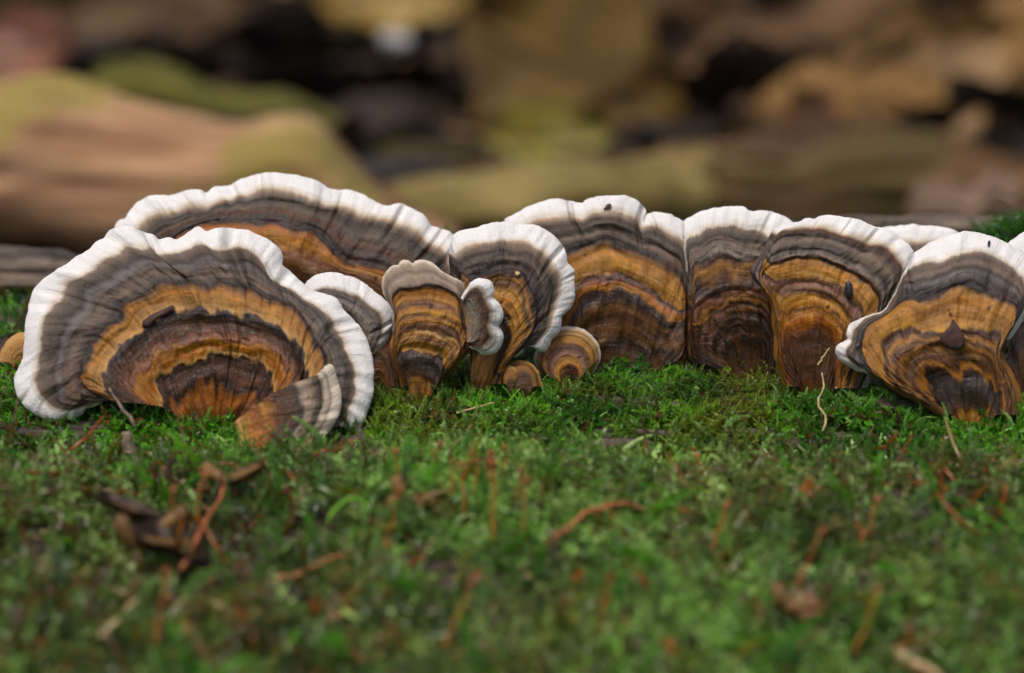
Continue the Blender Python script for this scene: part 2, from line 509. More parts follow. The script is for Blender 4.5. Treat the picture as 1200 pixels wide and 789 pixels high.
B['back_left'] = bracket(
    "bracket_fungus", "wide bracket with scalloped white rim rising behind the largest one", [
        (1.0, [(150, 330), (140, 300), (134, 276), (136, 266), (140, 260), (147, 257), (152, 248), (160, 240), (174, 232), (192, 230), (197, 231), (208, 228), (222, 223), (234, 224), (242, 227), (252, 220), (269, 219), (274, 216), (282, 211), (288, 210), (300, 206), (318, 203), (344, 206), (368, 212), (383, 221), (394, 224), (406, 223), (420, 227), (432, 233), (444, 240), (456, 242), (470, 240), (486, 247), (496, 253), (503, 262), (505, 266), (516, 269), (528, 274), (536, 285), (545, 310), (548, 350)]),
        (0.87, [(180, 340), (168, 310), (162, 285), (164, 270), (170, 262), (188, 253), (204, 254), (220, 248), (230, 246), (240, 248), (256, 239), (266, 236), (272, 238), (282, 230), (290, 233), (306, 227), (332, 228), (360, 233), (376, 242), (388, 243), (406, 245), (422, 255), (430, 257), (442, 257), (466, 265), (486, 276), (496, 285), (514, 292), (524, 304), (530, 330), (532, 360)]),
        (0.60, [(210, 380), (190, 340), (190, 305), (204, 280), (226, 266), (250, 260), (276, 260), (316, 262), (344, 267), (366, 270), (380, 282), (392, 298), (404, 311), (440, 316), (470, 328), (495, 350), (505, 390)]),
        (0.40, [(240, 420), (225, 370), (232, 330), (260, 305), (300, 296), (340, 300), (372, 310), (410, 322), (440, 332), (462, 350), (475, 400)]),
        (0.0, [(310, 450), (320, 430), (340, 424), (360, 430), (372, 450)])],
    st((0, 'dbrown'), (.2, 'rust'), (.36, 'dbrown'), (.40, 'brown'), (.42, 'pink'), (.44, 'rust'), (.48, 'ochre'), (.53, 'orange'), (.575, 'deep'), (.60, 'dark'), (.625, 'purple'), (.66, 'dgrey'), (.71, 'umber'), (.76, 'grey'), (.82, 'dgrey'), (.86, 'fawn'), (.88, 'beige'), (.90, 'cream'), (.93, 'white'), (1, 'white')),
    y0=9.0, lean=0.18, dome=3.0, base=440, thick=1.8, folds=[(.62, .6, 1.0, .008), (.75, .7, .9, .008), (.845, .6, 1.3, .006), (.38, .75, .8, .008), (.27, .8, .7, .006), (.44, .8, .7, .006)],
    seed=5, nv=340, nu=72, ruffle=.7, steps=[(.6, .5)])

B['small_grey'] = bracket(
    "bracket_fungus", "small pale grey bracket tucked behind the right shoulder of the largest one", [
        (1.0, [(352, 352), (354, 342), (358, 334), (364, 328), (376, 322), (392, 321), (408, 325), (424, 331), (438, 342), (450, 352), (458, 362), (462, 372), (460, 382), (457, 389), (452, 399), (446, 410), (437, 418), (428, 420)]),
        (0.80, [(366, 356), (368, 348), (372, 342), (386, 338), (404, 343), (420, 350), (430, 357), (440, 366), (448, 378), (447, 390), (443, 400), (436, 412), (424, 418)]),
        (0.45, [(380, 372), (384, 366), (396, 364), (410, 370), (420, 380), (426, 392), (424, 404), (416, 416)]),
        (0.0, [(384, 440), (390, 410), (398, 400), (404, 410), (408, 440)])],
    st((0, 'dbrown'), (.3, 'umber'), (.42, 'dgrey'), (.46, 'dark'), (.49, 'fawn'), (.58, 'lgrey'), (.68, 'lilac'), (.76, 'grey'), (.79, 'fawn'), (.825, 'cream'), (.86, 'white'), (1, 'white')),
    y0=2.0, lean=0.12, dome=2.0, base=420, thick=1.3, seed=8, nv=170, nu=50, uedge=.8, grime=.15, folds=[(.42, .5, .5, .02), (.72, .5, .5, .015)])

B['tan_tongue'] = bracket(
    "bracket_fungus", "narrow tongue-shaped orange bracket with a tan-grey crinkled top edge", [
        (1.0, [(472, 453), (467, 438), (462, 422), (458, 408), (461, 394), (461, 378), (462, 364), (456, 354), (449, 340), (450, 327), (456, 316), (461, 312), (467, 312), (472, 306), (480, 307), (484, 310), (488, 306), (498, 306), (510, 312), (517, 319), (530, 326), (542, 332), (547, 340), (543, 352), (542, 364), (545, 378), (551, 394), (549, 412), (540, 422), (530, 436), (521, 442), (514, 453)]),
        (0.80, [(474, 452), (469, 438), (464, 422), (461, 408), (463, 394), (463, 378), (464, 366), (461, 356), (461, 347), (470, 338), (486, 338), (504, 334), (526, 340), (538, 349), (539, 362), (542, 378), (548, 394), (546, 410), (538, 421), (528, 435), (512, 452)]),
        (0.62, [(475, 452), (470, 438), (466, 423), (463, 409), (464, 396), (464, 382), (470, 368), (480, 364), (500, 363), (522, 367), (538, 374), (542, 386), (546, 396), (543, 410), (534, 424), (511, 452)]),
        (0.42, [(476, 452), (472, 438), (466, 424), (464, 412), (468, 398), (480, 391), (500, 390), (520, 395), (534, 402), (538, 412), (530, 426), (510, 452)]),
        (0.24, [(477, 452), (473, 440), (467, 428), (466, 418), (474, 412), (490, 411), (508, 416), (517, 426), (519, 438), (509, 452)]),
        (0.0, [(482, 456), (484, 450), (492, 447), (500, 450), (504, 456)])],
    st((0, 'brown'), (.07, 'ochre'), (.12, 'umber'), (.18, 'dgrey'), (.225, 'dark'), (.25, 'dbrown'), (.27, 'gold'), (.31, 'ochre'), (.35, 'brown'), (.40, 'ochre'), (.42, 'tan'), (.44, 'brown'), (.49, 'umber'), (.53, 'orange'), (.565, 'brown'), (.60, 'gold'), (.63, 'orange'), (.66, 'brown'), (.68, 'pink'), (.70, 'ochre'), (.76, 'orange'), (.785, 'rust'), (.80, 'dark'), (.82, 'fawn'), (.88, 'taupe'), (.92, 'fawn'), (.975, 'taupe'), (1, 'cream')),
    y0=-3.5, lean=0.12, dome=2.4, wrap=-2.5, base=450, thick=1.4, seed=14, nv=220, nu=80, uedge=.805, umax=(.72, .72, .22), grime=.25, steps=[(.80, -.5), (.24, .3)])

B['side_lobe'] = bracket(
    "bracket_fungus", "little upright bracket with bumpy white rim on the tongue-shaped bracket's side", [
        (1.0, [(541, 350), (545, 344), (549, 337), (556, 329), (564, 327), (574, 330), (578, 340), (577, 349), (582, 354), (588, 365), (587, 376), (583, 383), (588, 391), (587, 404), (579, 413), (568, 415), (558, 410), (550, 406)]),
        (0.72, [(543, 352), (547, 345), (552, 339), (559, 336), (565, 341), (567, 350), (572, 360), (573, 372), (571, 380), (574, 390), (571, 402), (564, 407), (552, 405)]),
        (0.35, [(544, 354), (550, 350), (555, 356), (559, 368), (560, 384), (558, 396), (551, 402)]),
        (0.0, [(540, 358), (543, 364), (546, 378), (547, 390), (546, 400)])],
    st((0, 'ochre'), (.15, 'taupe'), (.3, 'lgrey'), (.4, 'fawn'), (.5, 'umber'), (.6, 'dbrown'), (.67, 'umber'), (.72, 'beige'), (.80, 'cream'), (.86, 'white'), (1, 'white')),
    y0=-6.0, lean=0.05, dome=1.4, base=405, thick=1.3, seed=17, nv=150, nu=44, uedge=.72, grime=.5, ruffle=.5, wave=.09, flat=False)

B['middle'] = bracket(
    "bracket_fungus", "round-shouldered bracket with wide white rim curling down beside the small button bracket", [
        (1.0, [(530, 330), (527, 305), (528, 288), (531, 277), (542, 271), (558, 268), (574, 263), (590, 261), (606, 264), (626, 265), (642, 272), (656, 286), (663, 298), (664, 308), (672, 317), (672, 330), (673, 347), (668, 360), (658, 370), (655, 388), (646, 398), (639, 410), (632, 411), (625, 406), (617, 403), (610, 413), (597, 424), (590, 438), (588, 450)]),
        (0.86, [(538, 336), (536, 312), (538, 298), (554, 290), (578, 284), (602, 285), (618, 286), (634, 294), (645, 309), (652, 321), (654, 335), (650, 352), (647, 366), (642, 382), (634, 396), (627, 404), (619, 404), (608, 414), (596, 425), (588, 450)]),
        (0.62, [(545, 345), (544, 330), (552, 326), (570, 323), (592, 317), (610, 321), (621, 336), (628, 354), (628, 374), (623, 390), (614, 402), (602, 416), (593, 428), (586, 450)]),
        (0.40, [(550, 372), (553, 360), (566, 350), (584, 348), (598, 354), (607, 370), (608, 388), (604, 404), (596, 418), (588, 432), (582, 450)]),
        (0.22, [(550, 410), (553, 392), (566, 380), (580, 376), (592, 384), (595, 398), (590, 414), (582, 430), (576, 450)]),
        (0.0, [(552, 450), (554, 436), (560, 430), (566, 436), (570, 450)])],
    st((0, 'brown'), (.08, 'ochre'), (.15, 'dbrown'), (.22, 'dark'), (.27, 'dbrown'), (.31, 'gold'), (.36, 'ochre'), (.42, 'orange'), (.46, 'gold'), (.51, 'umber'), (.56, 'ochre'), (.595, 'umber'), (.62, 'dark'), (.65, 'purple'), (.69, 'dgrey'), (.74, 'grey'), (.79, 'dgrey'), (.83, 'fawn'), (.86, 'beige'), (.88, 'cream'), (.91, 'white'), (1, 'white')),
    y0=-0.6, lean=0.14, dome=2.6, wrap=1.0, base=445, thick=1.6, seed=20, nv=320, nu=76, umax=(.80, .5, .10), folds=[(.475, .65, 1.0, .008), (.56, .85, .5, .005), (.03, .5, .8, .03)], ruffle=.6, steps=[(.62, .5)], grime=.35)

B['stub'] = bracket(
    "bracket_fungus", "small smooth brown bracket low in the moss beside the small button bracket", [
        (1.0, [(594, 452), (596, 436), (600, 427), (607, 424), (618, 424), (627, 431), (632, 442), (635, 453)]),
        (0.6, [(602, 452), (603, 440), (609, 433), (618, 433), (623, 441), (625, 453)]),
        (0.0, [(608, 454), (610, 450), (614, 449), (617, 454)])],
    st((0, 'dbrown'), (.3, 'brown'), (.5, 'umber'), (.7, 'ochre'), (.85, 'brown'), (.93, 'ochre'), (1, 'tan')),
    y0=-1.5, lean=0.3, dome=2.0, base=450, thick=1.2, seed=23, nv=80, nu=30, uedge=.93, grime=.3, ruffle=.2)

B['bud'] = bracket(
    "bracket_fungus", "tiny cupped tan bracket bud at the foot of the smooth brown one", [
        (1.0, [(589, 450), (588, 442), (591, 434), (598, 430), (605, 434), (608, 441), (604, 450)]),
        (0.6, [(593, 450), (592, 443), (595, 438), (599, 436), (603, 440), (603, 446), (601, 450)]),
        (0.0, [(597, 449), (597, 446), (599, 445), (600, 447), (600, 449)])],
    st((0, 'dbrown'), (.4, 'brown'), (.6, 'ochre'), (.8, 'ochre'), (.95, 'tan'), (1, 'tan')),
    y0=-3.0, lean=0.2, dome=0.9, base=450, thick=.8, seed=24, nv=60, nu=24, uedge=.9, grime=.2, ruffle=.15)

B['button'] = bracket(
    "bracket_fungus", "small round button bracket, ochre with a thin cream edge", [
        (1.0, [(660, 452), (646, 447), (634, 437), (627, 424), (629, 412), (636, 400), (646, 391), (656, 385), (670, 384), (684, 388), (696, 398), (702, 409), (702, 422), (696, 434), (687, 446), (677, 452)]),
        (0.62, [(662, 452), (651, 446), (643, 436), (641, 424), (647, 412), (658, 405), (670, 404), (682, 408), (689, 418), (690, 428), (684, 440), (675, 452)]),
        (0.3, [(664, 452), (658, 445), (656, 436), (662, 430), (670, 430), (677, 436), (677, 445), (673, 452)]),
        (0.0, [(666, 453), (666, 449), (668, 447), (671, 449), (671, 453)])],
    st((0, 'umber'), (.2, 'dbrown'), (.28, 'umber'), (.32, 'orange'), (.42, 'ochre'), (.5, 'pink'), (.56, 'umber'), (.63, 'brown'), (.68, 'ochre'), (.76, 'gold'), (.82, 'brown'), (.87, 'tan'), (.91, 'fawn'), (.955, 'tan'), (.985, 'cream'), (1, 'cream')),
    y0=3.2, lean=0.2, dome=2.2, base=450, thick=1.4, seed=26, nv=150, nu=56, uedge=.93, grime=.2, ruffle=.25, wave=.03)

B['brown_base'] = bracket(
    "bracket_fungus", "dark rusty bracket in the gap between largest bracket and tongue-shaped one", [
        (1.0, [(420, 455), (418, 430), (424, 402), (440, 392), (456, 400), (464, 420), (470, 454)]),
        (0.5, [(430, 455), (430, 432), (440, 418), (450, 422), (456, 436), (458, 454)]),
        (0.0, [(440, 455), (442, 448), (446, 447), (449, 455)])],
    st((0, 'dbrown'), (.2, 'brown'), (.35, 'rust'), (.5, 'dbrown'), (.6, 'brown'), (.75, 'dbrown'), (.85, 'rust'), (.95, 'dbrown'), (1, 'tan')),
    y0=2.0, lean=0.15, dome=1.5, base=450, thick=1.2, seed=27, nv=100, nu=40, uedge=.95, ruffle=.3)

B['big_mid'] = bracket(
    "bracket_fungus", "tall brown bracket with gold band and a folded white rim of three lobes", [
        (1.0, [(622, 400), (602, 340), (590, 290), (592, 260), (602, 253), (614, 246), (630, 239), (650, 234), (668, 237), (683, 239), (686, 236), (698, 232), (718, 230), (734, 231), (746, 236), (754, 244), (756, 251), (753, 260), (758, 253), (770, 250), (785, 252), (789, 255), (799, 259), (803, 268), (806, 300), (806, 340), (805, 376), (806, 400), (806, 420), (800, 428), (790, 432), (780, 432), (770, 441), (760, 443), (748, 452)]),
        (0.87, [(632, 405), (614, 345), (608, 295), (622, 264), (642, 258), (658, 257), (681, 259), (688, 256), (700, 252), (714, 250), (730, 253), (745, 261), (750, 268), (757, 266), (768, 267), (776, 273), (788, 279), (799, 284), (804, 310), (804, 345), (804, 378), (804, 412), (798, 426), (786, 431), (772, 439), (746, 452)]),
        (0.63, [(645, 425), (642, 365), (650, 315), (668, 297), (686, 290), (710, 283), (726, 289), (742, 296), (760, 302), (778, 310), (792, 320), (800, 332), (803, 350), (803, 378), (803, 408), (796, 424), (782, 431), (768, 438), (744, 452)]),
        (0.48, [(657, 440), (656, 385), (665, 348), (680, 334), (700, 329), (718, 324), (734, 328), (754, 338), (770, 348), (786, 359), (797, 370), (801, 386), (802, 408), (794, 423), (778, 431), (764, 439), (742, 452)]),
        (0.40, [(662, 445), (664, 392), (680, 352), (700, 342), (722, 336), (738, 342), (752, 350), (770, 364), (785, 381), (793, 398), (796, 412), (788, 424), (774, 432), (760, 440), (740, 452)]),
        (0.20, [(676, 450), (680, 415), (698, 400), (722, 396), (744, 400), (758, 412), (766, 428), (762, 438), (736, 452)]),
        (0.0, [(698, 455), (704, 446), (716, 444), (726, 447), (732, 455)])],
    st((0, 'dark'), (.06, 'dbrown'), (.13, 'umber'), (.19, 'dark'), (.23, 'brown'), (.27, 'umber'), (.30, 'dbrown'), (.335, 'brown'), (.365, 'dark'), (.395, 'dbrown'), (.41, 'orange'), (.445, 'deep'), (.465, 'pink'), (.485, 'purple'), (.50, 'ochre'), (.55, 'gold'), (.60, 'orange'), (.625, 'brown'), (.638, 'dark'), (.67, 'dgrey'), (.72, 'fawn'), (.75, 'dgrey'), (.79, 'grey'), (.83, 'dgrey'), (.86, 'fawn'), (.88, 'beige'), (.90, 'cream'), (.93, 'white'), (1, 'white')),
    y0=8.0, lean=0.12, dome=2.4, base=448, thick=1.7, seed=30, nv=380, nu=90, umax=(1, .50, .34), folds=[(.365, .62, 1.5, .004), (.515, .62, 2.0, .006), (.44, .62, -1.0, .05), (.562, .7, .8, .005), (.33, .8, .4, .008)], ruffle=.45, steps=[(.63, .5), (.48, .35)], wave=.03)

B['mid_right'] = bracket(
    "bracket_fungus", "dark brown bracket with smooth white rim, its orange zone crumpled", [
        (1.0, [(850, 452), (852, 436), (844, 431), (832, 428), (816, 428), (808, 424), (805, 410), (805, 376), (805, 340), (804, 300), (801, 275), (802, 260), (812, 254), (828, 247), (848, 244), (868, 243), (880, 248), (900, 249), (916, 254), (928, 261), (936, 280), (938, 320), (938, 380), (936, 430), (925, 455)]),
        (0.87, [(852, 452), (853, 438), (846, 432), (834, 429), (820, 427), (811, 422), (808, 408), (808, 376), (807, 345), (806, 315), (804, 292), (808, 282), (818, 279), (832, 269), (854, 267), (874, 271), (896, 274), (910, 282), (920, 300), (926, 340), (928, 390), (922, 454)]),
        (0.63, [(854, 452), (854, 440), (846, 434), (836, 430), (822, 426), (813, 420), (810, 406), (810, 380), (810, 350), (811, 325), (814, 310), (824, 308), (831, 300), (840, 295), (852, 295), (870, 302), (892, 303), (906, 316), (914, 345), (918, 395), (916, 454)]),
        (0.46, [(856, 452), (855, 441), (846, 435), (836, 430), (824, 425), (816, 416), (812, 402), (811, 384), (812, 364), (824, 352), (850, 342), (876, 341), (898, 349), (908, 364), (912, 400), (912, 454)]),
        (0.32, [(858, 452), (857, 442), (848, 434), (838, 426), (828, 416), (825, 400), (832, 382), (846, 370), (868, 364), (890, 368), (902, 382), (907, 410), (908, 454)]),
        (0.17, [(862, 452), (861, 440), (854, 428), (850, 414), (858, 400), (874, 394), (890, 400), (898, 414), (903, 454)]),
        (0.0, [(872, 455), (874, 446), (882, 442), (890, 446), (894, 455)])],
    st((0, 'umber'), (.05, 'brown'), (.1, 'dbrown'), (.155, 'dark'), (.185, 'umber'), (.22, 'dark'), (.26, 'dbrown'), (.285, 'dark'), (.315, 'umber'), (.335, 'brown'), (.365, 'dark'), (.395, 'ochre'), (.42, 'umber'), (.44, 'rust'), (.46, 'pink'), (.485, 'purple'), (.51, 'dbrown'), (.54, 'brown'), (.57, 'ochre'), (.60, 'umber'), (.63, 'dark'), (.65, 'lgrey'), (.70, 'grey'), (.745, 'fawn'), (.79, 'dgrey'), (.84, 'grey'), (.865, 'fawn'), (.885, 'cream'), (.92, 'white'), (1, 'white')),
    y0=7.0, lean=0.12, dome=2.4, base=448, thick=1.7, seed=33, nv=360, nu=88, umax=(.48, 1, .34), folds=[(.365, .6, 1.2, .008), (.60, .75, .6, .006)], ruffle=.45, steps=[(.63, .5), (.47, -.4)], wave=.06, fibre=.02, grime=.8)

B['right_mid'] = bracket(
    "bracket_fungus", "upright orange bracket with furrowed white rim and a black grain on it", [
        (1.0, [(920, 453), (916, 442), (912, 430), (908, 415), (909, 398), (906, 380), (905, 362), (900, 348), (892, 336), (883, 326), (880, 316), (886, 308), (894, 296), (901, 281), (908, 270), (918, 265), (938, 260), (945, 257), (954, 258), (962, 254), (980, 254), (998, 257), (1010, 260), (1024, 266), (1040, 270), (1056, 280), (1066, 290), (1070, 298), (1066, 312), (1058, 326), (1048, 344), (1040, 360), (1036, 380), (1030, 420), (1015, 455)]),
        (0.87, [(922, 453), (918, 442), (914, 430), (910, 415), (911, 398), (908, 380), (907, 362), (902, 348), (894, 336), (886, 326), (885, 316), (891, 306), (900, 291), (908, 277), (920, 269), (942, 267), (954, 269), (966, 269), (988, 276), (1008, 283), (1018, 288), (1032, 289), (1046, 300), (1055, 314), (1052, 330), (1042, 350), (1034, 372), (1026, 415), (1008, 455)]),
        (0.62, [(925, 453), (920, 442), (916, 430), (912, 415), (912, 398), (910, 380), (909, 362), (903, 346), (895, 334), (892, 325), (902, 312), (924, 305), (950, 304), (970, 307), (992, 316), (1010, 328), (1025, 344), (1030, 356), (1026, 376), (1016, 410), (1000, 455)]),
        (0.46, [(928, 453), (922, 442), (917, 430), (914, 415), (914, 398), (911, 380), (911, 360), (914, 345), (926, 337), (950, 336), (972, 342), (990, 356), (1004, 376), (1004, 410), (992, 455)]),
        (0.33, [(932, 453), (926, 442), (920, 430), (916, 414), (916, 396), (918, 376), (930, 362), (948, 357), (968, 363), (985, 378), (992, 400), (986, 455)]),
        (0.20, [(936, 453), (931, 440), (927, 424), (926, 406), (934, 394), (950, 388), (968, 393), (978, 406), (978, 455)]),
        (0.0, [(944, 456), (946, 446), (954, 442), (962, 446), (966, 456)])],
    st((0, 'rust'), (.04, 'brown'), (.08, 'dbrown'), (.14, 'umber'), (.19, 'dbrown'), (.22, 'rust'), (.26, 'deep'), (.30, 'orange'), (.325, 'brown'), (.345, 'orange'), (.395, 'gold'), (.43, 'umber'), (.45, 'brown'), (.47, 'pink'), (.49, 'umber'), (.525, 'gold'), (.585, 'orange'), (.61, 'ochre'), (.625, 'dark'), (.645, 'umber'), (.66, 'lgrey'), (.70, 'dgrey'), (.75, 'grey'), (.785, 'fawn'), (.82, 'dgrey'), (.86, 'umber'), (.875, 'beige'), (.90, 'cream'), (.93, 'white'), (1, 'white')),
    y0=-0.5, lean=0.15, dome=2.6, base=448, thick=1.7, seed=36, nv=360, nu=90, umax=(.6, 1, .30), dull=[(870, 906, 262, 352, .80)], folds=[(.54, .75, .9, .004), (.60, .8, .7, .006), (.475, .75, .9, .01), (.65, .7, .7, .012)], ruffle=.6, steps=[(.63, -.6), (.46, .3)], wave=.035, grime=.35)

B['back_right'] = bracket(
    "bracket_fungus", "pale rim of a bracket peeking out behind two larger orange ones", [
        (1.0, [(1010, 330), (1018, 290), (1028, 272), (1036, 267), (1054, 266), (1070, 264), (1084, 266), (1098, 266), (1112, 269), (1124, 274), (1138, 290), (1146, 320)]),
        (0.80, [(1022, 345), (1032, 310), (1044, 292), (1058, 285), (1080, 287), (1100, 288), (1116, 296), (1128, 325)]),
        (0.5, [(1040, 370), (1052, 340), (1070, 325), (1090, 328), (1104, 350)]),
        (0.0, [(1056, 448), (1066, 430), (1076, 428), (1084, 448)])],
    st((0, 'brown'), (.4, 'umber'), (.55, 'dgrey'), (.7, 'grey'), (.78, 'fawn'), (.81, 'beige'), (.84, 'cream'), (.88, 'white'), (1, 'white')),
    y0=11.0, lean=0.12, dome=2.0, base=440, thick=1.5, seed=39, nv=160, nu=44, uedge=.8)

B['right_big'] = bracket(
    "bracket_fungus", "broad orange bracket with dark bark flake on it and two pale side lobes", [
        (1.0, [(1095, 486), (1082, 478), (1068, 471), (1052, 464), (1036, 454), (1022, 446), (1016, 437), (1002, 433), (988, 424), (980, 414), (982, 406), (990, 401), (995, 398), (993, 390), (997, 380), (1008, 375), (1024, 369), (1036, 365), (1044, 354), (1050, 342), (1058, 324), (1067, 306), (1074, 296), (1086, 288), (1104, 279), (1124, 274), (1136, 272), (1152, 275), (1170, 281), (1182, 288), (1200, 300), (1214, 318), (1216, 336), (1210, 354), (1199, 372), (1190, 388), (1179, 402), (1175, 412), (1178, 423), (1188, 442), (1196, 462), (1198, 486)]),
        (0.87, [(1097, 486), (1084, 477), (1070, 469), (1054, 461), (1038, 451), (1026, 443), (1016, 433), (1004, 428), (994, 419), (991, 410), (1002, 402), (1004, 392), (1007, 383), (1024, 373), (1040, 367), (1050, 354), (1058, 334), (1066, 316), (1084, 307), (1108, 302), (1126, 296), (1144, 294), (1162, 301), (1180, 312), (1197, 326), (1202, 344), (1200, 360), (1193, 374), (1186, 388), (1177, 400), (1172, 412), (1175, 424), (1185, 443), (1192, 463), (1194, 486)]),
        (0.63, [(1100, 486), (1086, 476), (1072, 468), (1056, 459), (1040, 448), (1026, 440), (1014, 426), (1012, 406), (1016, 388), (1032, 374), (1056, 361), (1088, 352), (1100, 346), (1116, 338), (1134, 335), (1152, 341), (1172, 350), (1188, 358), (1192, 370), (1184, 386), (1175, 399), (1170, 412), (1173, 425), (1182, 443), (1189, 463), (1190, 486)]),
        (0.46, [(1104, 486), (1090, 475), (1076, 467), (1060, 460), (1046, 450), (1039, 434), (1047, 412), (1066, 400), (1096, 391), (1132, 388), (1152, 391), (1168, 399), (1168, 412), (1170, 426), (1178, 446), (1184, 466), (1185, 486)]),
        (0.34, [(1108, 486), (1094, 474), (1080, 464), (1066, 454), (1060, 440), (1068, 422), (1092, 410), (1130, 405), (1156, 411), (1166, 428), (1172, 450), (1178, 486)]),
        (0.19, [(1114, 486), (1102, 474), (1090, 460), (1096, 446), (1116, 437), (1144, 437), (1160, 447), (1166, 464), (1168, 486)]),
        (0.0, [(1122, 487), (1122, 476), (1132, 470), (1144, 474), (1148, 487)])],
    st((0, 'ochre'), (.04, 'gold'), (.075, 'umber'), (.12, 'dgrey'), (.165, 'dark'), (.19, 'dbrown'), (.215, 'orange'), (.245, 'umber'), (.29, 'brown'), (.33, 'ochre'), (.355, 'umber'), (.38, 'brown'), (.41, 'ochre'), (.44, 'umber'), (.465, 'dbrown'), (.485, 'gold'), (.535, 'ochre'), (.58, 'orange'), (.61, 'ochre'), (.63, 'dark'), (.655, 'purple'), (.69, 'dgrey'), (.735, 'lilac'), (.765, 'dgrey'), (.80, 'fawn'), (.83, 'grey'), (.86, 'fawn'), (.88, 'cream'), (.91, 'white'), (1, 'white')),
    y0=-8.0, lean=0.20, dome=2.8, wrap=0.0, base=472, thick=1.8, seed=42, nv=400, nu=92, umax=(.7, .6, .17), dull=[(1003, 1064, 312, 380, .885), (985, 1003, 376, 402, .93)], folds=[(.28, .75, 1.0, .01), (.44, .6, .9, .01)], ruffle=.5, steps=[(.63, .5), (.46, .35)], wave=.035, grime=.4)

B['right_back_edge'] = bracket(
    "bracket_fungus", "white-rimmed bracket mostly hidden behind the broad orange one with bark flake", [
        (1.0, [(1160, 330), (1168, 302), (1180, 287), (1190, 280), (1200, 274), (1218, 268), (1240, 272), (1262, 290), (1275, 330), (1270, 380)]),
        (0.82, [(1176, 340), (1186, 316), (1196, 304), (1210, 296), (1226, 292), (1242, 300), (1254, 330), (1250, 380)]),
        (0.5, [(1195, 370), (1204, 345), (1218, 334), (1232, 345), (1234, 380)]),
        (0.0, [(1206, 448), (1212, 430), (1220, 430), (1226, 448)])],
    st((0, 'brown'), (.4, 'ochre'), (.55, 'dark'), (.62, 'dgrey'), (.74, 'grey'), (.82, 'beige'), (.86, 'white'), (1, 'white')),
    y0=5.0, lean=0.12, dome=2.0, base=440, thick=1.5, seed=45, nv=140, nu=40, uedge=.8)

B['right_low'] = bracket(
    "bracket_fungus", "brown bracket past the dark gap beside the bark-flake one", [
        (1.0, [(1172, 470), (1174, 440), (1177, 419), (1183, 413), (1185, 402), (1183, 391), (1191, 381), (1200, 376), (1220, 370), (1244, 380), (1258, 410), (1262, 470)]),
        (0.6, [(1188, 475), (1192, 440), (1200, 415), (1216, 405), (1232, 415), (1242, 475)]),
        (0.0, [(1206, 486), (1210, 470), (1220, 468), (1228, 486)])],
    st((0, 'ochre'), (.12, 'brown'), (.3, 'ochre'), (.42, 'dbrown'), (.55, 'brown'), (.65, 'umber'), (.76, 'grey'), (.9, 'fawn'), (.97, 'umber'), (1, 'taupe')),
    y0=-1.0, lean=0.1, dome=2.0, base=475, thick=1.4, seed=47, nv=160, nu=50, uedge=.93)

B['left_tiny'] = bracket(
    "bracket_fungus", "tiny buff bracket on the moss behind the largest one's outer edge", [
        (1.0, [(-2, 424), (1, 414), (6, 404), (14, 396), (26, 391), (42, 394), (52, 408), (54, 424)]),
        (0.5, [(12, 425), (14, 414), (22, 406), (34, 408), (40, 425)]),
        (0.0, [(22, 426), (24, 420), (30, 420), (32, 426)])],
    st((0, 'brown'), (.3, 'ochre'), (.5, 'tan'), (.65, 'ochre'), (.8, 'tan'), (.95, 'tan'), (1, 'tan')),
    y0=6.5, lean=0.2, dome=2.0, base=422, thick=1.1, seed=50, nv=90, nu=34, uedge=.93, grime=.2, ruffle=.3)


def on_cap(key, px, py):
    """depth of a bracket's skin behind a photograph pixel (metres)"""
    G, d, uu = B[key][1]
    k = np.argmin((G[..., 0] - px) ** 2 + (G[..., 1] - py) ** 2)
    return d.ravel()[k] * 0.001


# ------------------------------------------------------------------ the log
def row_z(py, y):
    return float(at(600, py, y)[2])


PROF = [(-0.30, -0.16), (-0.20, -0.150), (-0.155, -0.115), (-0.13, -0.080), (-0.105, row_z(938, -0.105)), (-0.09, row_z(875, -0.09)), (-0.075, row_z(812, -0.075)), (-0.05, row_z(668, -0.05)), (-0.036, row_z(590, -0.036)),
        (-0.028, row_z(563, -0.028)), (-0.021, row_z(560, -0.021)), (-0.015, row_z(538, -0.015)), (-0.008, row_z(498, -0.008)), (0.0, row_z(461, 0.0)),
        (0.010, row_z(425, 0.010)), (0.022, row_z(385, 0.022)), (0.034, row_z(350, 0.034)), (0.042, row_z(318, 0.042)), (0.047, row_z(300, 0.047)), (0.053, row_z(300, 0.053)),
        (0.062, -0.004), (0.075, -0.03), (0.088, -0.08), (0.10, -0.15), (0.14, -0.16)]
PY = np.array([p[0] for p in PROF]); PZ = np.array([p[1] for p in PROF])


def log_z(x, y, detail=True):
    x = np.asarray(x, float); y = np.asarray(y, float)
    z = np.interp(y, PY, PZ)
    z = (z + np.interp(y - 0.002, PY, PZ) + np.interp(y + 0.002, PY, PZ)) / 3
    # the broken back ridge stands higher towards +x
    z = z + 0.0052 * smooth(0.018, 0.06, x) * smooth(0.018, 0.044, y) * (1 - smooth(0.06, 0.075, y))
    z = z - 0.0022 * np.exp(-((x + 0.013) / 0.022) ** 2) * smooth(0.025, 0.044, y) * (1 - smooth(0.06, 0.075, y))
    near = smooth(-0.15, -0.11, y) * (1 - smooth(0.058, 0.07, y))
    z = z + (fbm(x * 45, y * 45, 2, 3) - 0.5) * 0.006 * near * (0.35 + 0.65 * smooth(-0.02, -0.04, y))
    if detail:
        z = z + (fbm(x * 130, y * 900, 4, 4) - 0.5) * 0.0022 * near
        z = z + (fbm(x * 500, y * 700, 8, 3) - 0.5) * 0.0008 * near
    # hollow full of dark litter near the left foreground
    hol = np.exp(-((x + 0.048) / 0.010) ** 2 - ((y + 0.044) / 0.011) ** 2)
    z = z - 0.005 * hol
    return z


